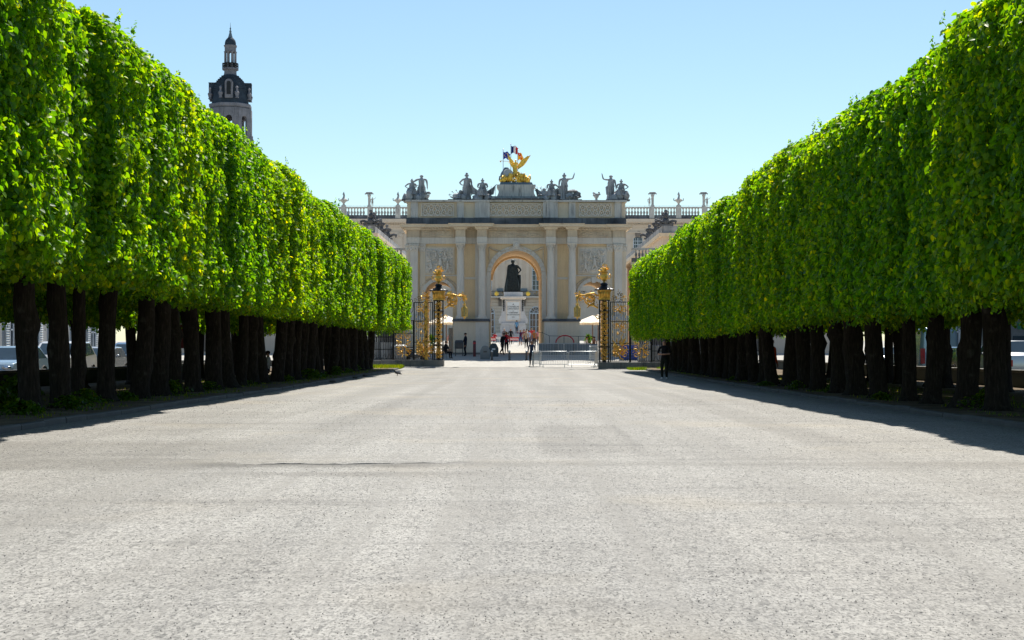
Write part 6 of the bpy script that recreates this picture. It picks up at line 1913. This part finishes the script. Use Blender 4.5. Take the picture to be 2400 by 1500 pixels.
# red bicycle-rack hoop and handrail before the right pedestal
hp_ = empty('red_hoop', (px(1324, 116.5), 116.5, g(116.5)), 'red half-round hoop against the right pedestal', 'hoop')
m_ = MB(); m_.tube([(math.cos(a)*.68, 0, .95+math.sin(a)*.55) for a in np.linspace(0, math.pi, 18)], .045, 8); m_.build('arc', M['red'], hp_, 60)
m_ = MB()
for e in (-1, 1): m_.tube([(e*.68, 0, 0), (e*.68, 0, .95)], .035, 6)
m_.build('posts', M['dark_steel'], hp_)
hb_ = empty('blue_hoarding', (px(1330, 116.8), 116.8, g(116.8)), 'low blue-grey hoarding at the foot of the right pedestal', 'hoarding')
for k in range(3):
    m_ = MB(); m_.box(-2.2+k*1.5, -.72+k*1.5, -.03, .03, .02, .85); m_.build('board', M['concrete'], hb_)
    m_ = MB(); m_.box(-2.2+k*1.5, -2.14+k*1.5, .031, .4, 0, .05); m_.build('foot', M['dark_steel'], hb_)
hr = empty('handrail', (px(1288, 117), 117, g(117)), 'thin dark handrail running along the right pedestal', 'railing')
m_ = MB(); m_.tube([(-.9, 0, 1.75), (-.55, 0, 1.7), (0, 0, 1.45), (3.4, 0, 1.4)], .02, 6); m_.build('rail', M['dark_steel'], hr)
for x in (0, 1.1, 2.2, 3.4):
    m_ = MB(); m_.tube([(x, 0, 0), (x, 0, 1.42)], .022, 6); m_.build('post', M['dark_steel'], hr)
# parasols on the terraces behind the side arches
def parasol(x, d, r, ztop, label, tables=True):
    t = empty('parasol', (x, d, g(d)), label, 'parasol', 'terrace parasols')
    zt_ = ztop-g(d); m_ = MB()
    n = 8; vs_ = [(0, 0, zt_)]
    for k in range(n):
        a = 2*math.pi*k/n+.2; vs_.append((math.cos(a)*r, math.sin(a)*r, zt_-.62))
    for k in range(n):
        a = 2*math.pi*(k+.5)/n+.2; vs_.append((math.cos(a)*r*.93, math.sin(a)*r*.93, zt_-.66))
    vs_ += [(v[0], v[1], v[2]-.16) for v in vs_[1:]]
    fs = []
    for k in range(n):
        j = (k+1) % n
        fs += [(0, 1+k, 1+n+k), (0, 1+n+k, 1+j), (1+k, 1+2*n+k, 1+3*n+k, 1+n+k), (1+n+k, 1+3*n+k, 1+2*n+j, 1+j)]
    m_.add(vs_, fs); m_.build('canopy', M['canvas'], t)
    m_ = MB(); m_.tube([(0, 0, 0), (0, 0, zt_-.02)], .04, 8); m_.build('pole', M['wood'], t)
    m_ = MB(); m_.box(-.35, .35, -.35, .35, 0, .1); m_.build('base', M['concrete'], t)
parasol(px(1046, 131), 131, 1.75, pz(739, 131), 'cream parasol seen through the left side arch')
parasol(px(1389, 130), 130, 1.55, pz(739, 130), 'cream parasol seen through the right side arch')
parasol(px(1402, 134), 134, 1.5, pz(737, 134), 'cream parasol partly behind the right gate post')
def cafe_table(x, d, label):
    t = empty('cafe_table', (x, d, g(d)), label, 'table', 'terrace tables')
    m_ = MB(); m_.lathe([(.36, .71), (.36, .74)], seg=16); m_.build('top', M['wood'], t)
    m_ = MB(); m_.lathe([(.22, 0), (.2, .03), (.03, .06), (.03, .71)], seg=10); m_.build('stand', M['dark_steel'], t)
def cafe_chair(x, d, rot, label, mat='wood'):
    t = empty('cafe_chair', (x, d, g(d)), label, 'chair', 'terrace chairs', rotz=rot)
    m_ = MB(); m_.box(-.21, .21, -.21, .21, .44, .48); m_.build('seat', M[mat], t)
    m_ = MB(); m_.box(-.21, .21, .19, .22, .55, .9); m_.build('backrest', M[mat], t)
    for a in (-.19, .19):
        for b in (-.19, .2):
            m_ = MB(); m_.tube([(a, b, 0), (a, b, .45 if b < 0 else .88)], .016, 5); m_.build('leg', M['dark_steel'], t)
cafe_table(px(1384, 130), 130.2, 'round cafe table under the right parasol between two sitters')
cafe_chair(px(1375, 129.5), 129.5, R(90), 'cafe chair of the pale-shirted sitter under the right parasol'); cafe_chair(px(1393, 130.5), 130.5, R(-80), 'cafe chair of the brown-topped sitter under the right parasol')
cafe_chair(px(1045, 113), 113, R(60), 'chair of the person in black in the shade left of the guard', 'dark_steel')
cafe_chair(px(1160, 184), 184, 0, 'chair of the red-topped sitter left of the monument', 'white')
cafe_chair(px(628, 62), 62, R(-70), 'chair of the white-shirted person between the left trunks', 'wood')
cafe_table(px(1048, 129.5), 129.8, 'round cafe table behind the left side arch')
# upright menu board in the left side arch
mbd = empty('menu_board', (px(1057, 122), 122, g(122)), 'tall pale menu board standing in the left side arch', 'sign')
m_ = MB(); m_.box(-.2, .2, -.02, .02, .1, 2.0); m_.build('panel', M['canvas'], mbd)
m_ = MB(); m_.box(-.24, .24, -.2, .2, 0, .1); m_.build('base', M['wood'], mbd)
# potted shrubs of the terrace
for x, d, lab in ((1380, 136, 'green terrace shrub in a pot behind the right parasol pole'), (1010, 133, 'green terrace shrub in a pot behind the left gate grille')):
    t = empty('potted_shrub', (px(x, d), d, g(d)), lab, 'shrub')
    m_ = MB(); m_.lathe([(.28, 0), (.36, .5), (.38, .55)], seg=14); m_.build('pot', M['concrete'], t, 40)
    o = link('foliage', WEEDS[1], t, (0, 0, .5)); o.scale = (1.0, 1.0, 2.2)
# fluted grey planters with small lindens behind the right fence, grey bins and tarps behind the left
def planter(x, d, h, r, label, treeh):
    t = empty('grey_planter', (x, d, g(d)), label, 'planter', 'grey planters behind the fences')
    m_ = MB(); m_.lathe([(r*.85, 0), (r, h*.95), (r*1.04, h), (r*.9, h), (r*.88, h-.1)], seg=28, fr=lambda a, k: 1+.025*math.cos(a*14)); m_.build('tub', M['grey_plastic'], t, 30)
    if treeh:
        m_ = MB()
        for q in range(4): m_.tube([((q-1.5)*.12, 0, h-.15), ((q-1.5)*.2, .05*q, h+treeh)], [.03, .015], 5)
        m_.build('stems', M['bark'], t)
        o = link('foliage', WEEDS[2], t, (0, 0, h+treeh*.5)); o.scale = (1.7, 1.7, 3.0)
for k, (x, d) in enumerate(((1508, 107.5), (1532, 106), (1553, 105))):
    planter(px(x, d), d, 1.45, .44, ('fluted grey planter nearest the right gate grille', 'middle fluted grey planter behind the right fence', 'fluted grey planter nearest the right hedge trunks')[k], .9)
for k, (x, d) in enumerate(((885, 111), (908, 110.5))):
    planter(px(x, d), d, 1.35, .5, ('dark grey planter behind the left low railing, farther left', 'dark grey planter behind the left low railing, beside the bin')[k], .8)
bn = empty('wrapped_bin', (px(938, 110), 110, g(110)), 'grey bin with a pale bag behind the left low railing', 'bin')
m_ = MB(); m_.taper(-.42, .42, -.35, .35, 0, 1.05, -.06, -.06); bevel(m_.build('body', M['grey_plastic'], bn), .03, 2)
m_ = MB()
for q in range(8): m_.ball((-.3+.09*q, -.1, 1.12), (.12, .2, .1), 7, 5, .6, q)
m_.build('bag', M['white'], bn, 60)
st_ = empty('blue_stack', (px(1500, 112), 112, g(112)), 'low stack of blue crates behind the right fence', 'crates')
for k in range(4):
    for q in range(3):
        m_ = MB(); m_.taper(-1.4+k*.72, -.74+k*.72, -.3, .3, q*.36, q*.36+.33, -.02, -.02); m_.build('crate', M['blue_tarp'], st_)
# pigeon on the avenue
pg_d = 77.0
pg = empty('pigeon', (px(931, pg_d), pg_d, g(pg_d)+.012), 'dark pigeon standing on the avenue near the left kerb', 'bird', rotz=R(-60))
b = MB()
b.tube([(0, .20, .10), (0, .12, .13), (0, .02, .165), (0, -.08, .19), (0, -.13, .235), (0, -.15, .28), (0, -.165, .315), (0, -.19, .32), (0, -.205, .315)], [.012, .045, .07, .072, .05, .032, .034, .024, .01], 10)
b.tube([(0, .12, .12), (0, .26, .09)], [.04, .02], 6)
b.tube([(0, -.2, .317), (0, -.235, .308)], [.009, .003], 5)
b.build('body', plain('pigeon_grey', (.05, .055, .065), .6), pg, 60)
for e in (-1, 1):
    m_ = MB(); m_.tube([(e*.03, 0, .11), (e*.03, .01, .05), (e*.03, 0, .008), (e*.03, -.045, .006)], [.014, .008, .007, .004], 5); m_.build('leg', plain('pigeon_leg', (.35, .08, .06), .6), pg)
    m_ = MB(); m_.ball((e*.055, .05, .16), (.022, .13, .05), 8, 6); m_.build('wing', plain('pigeon_wing', (.09, .095, .11), .6), pg, 60)
# two small stones and leaves of litter on the kerb line
for k, (x, y) in enumerate(((-7.55, 71), (-7.6, 76), (-7.5, 62))):
    t = empty('loose_stone', (x, y, g(y)+.01), f'small loose stone by the left kerb, {ORD[k]} of three from the gates', 'stone', 'loose stones')
    m_ = MB(); m_.ball((0, 0, .05), (.14, .1, .06), 8, 6, .5, k); m_.build('rock', M['kerb'], t, 60)
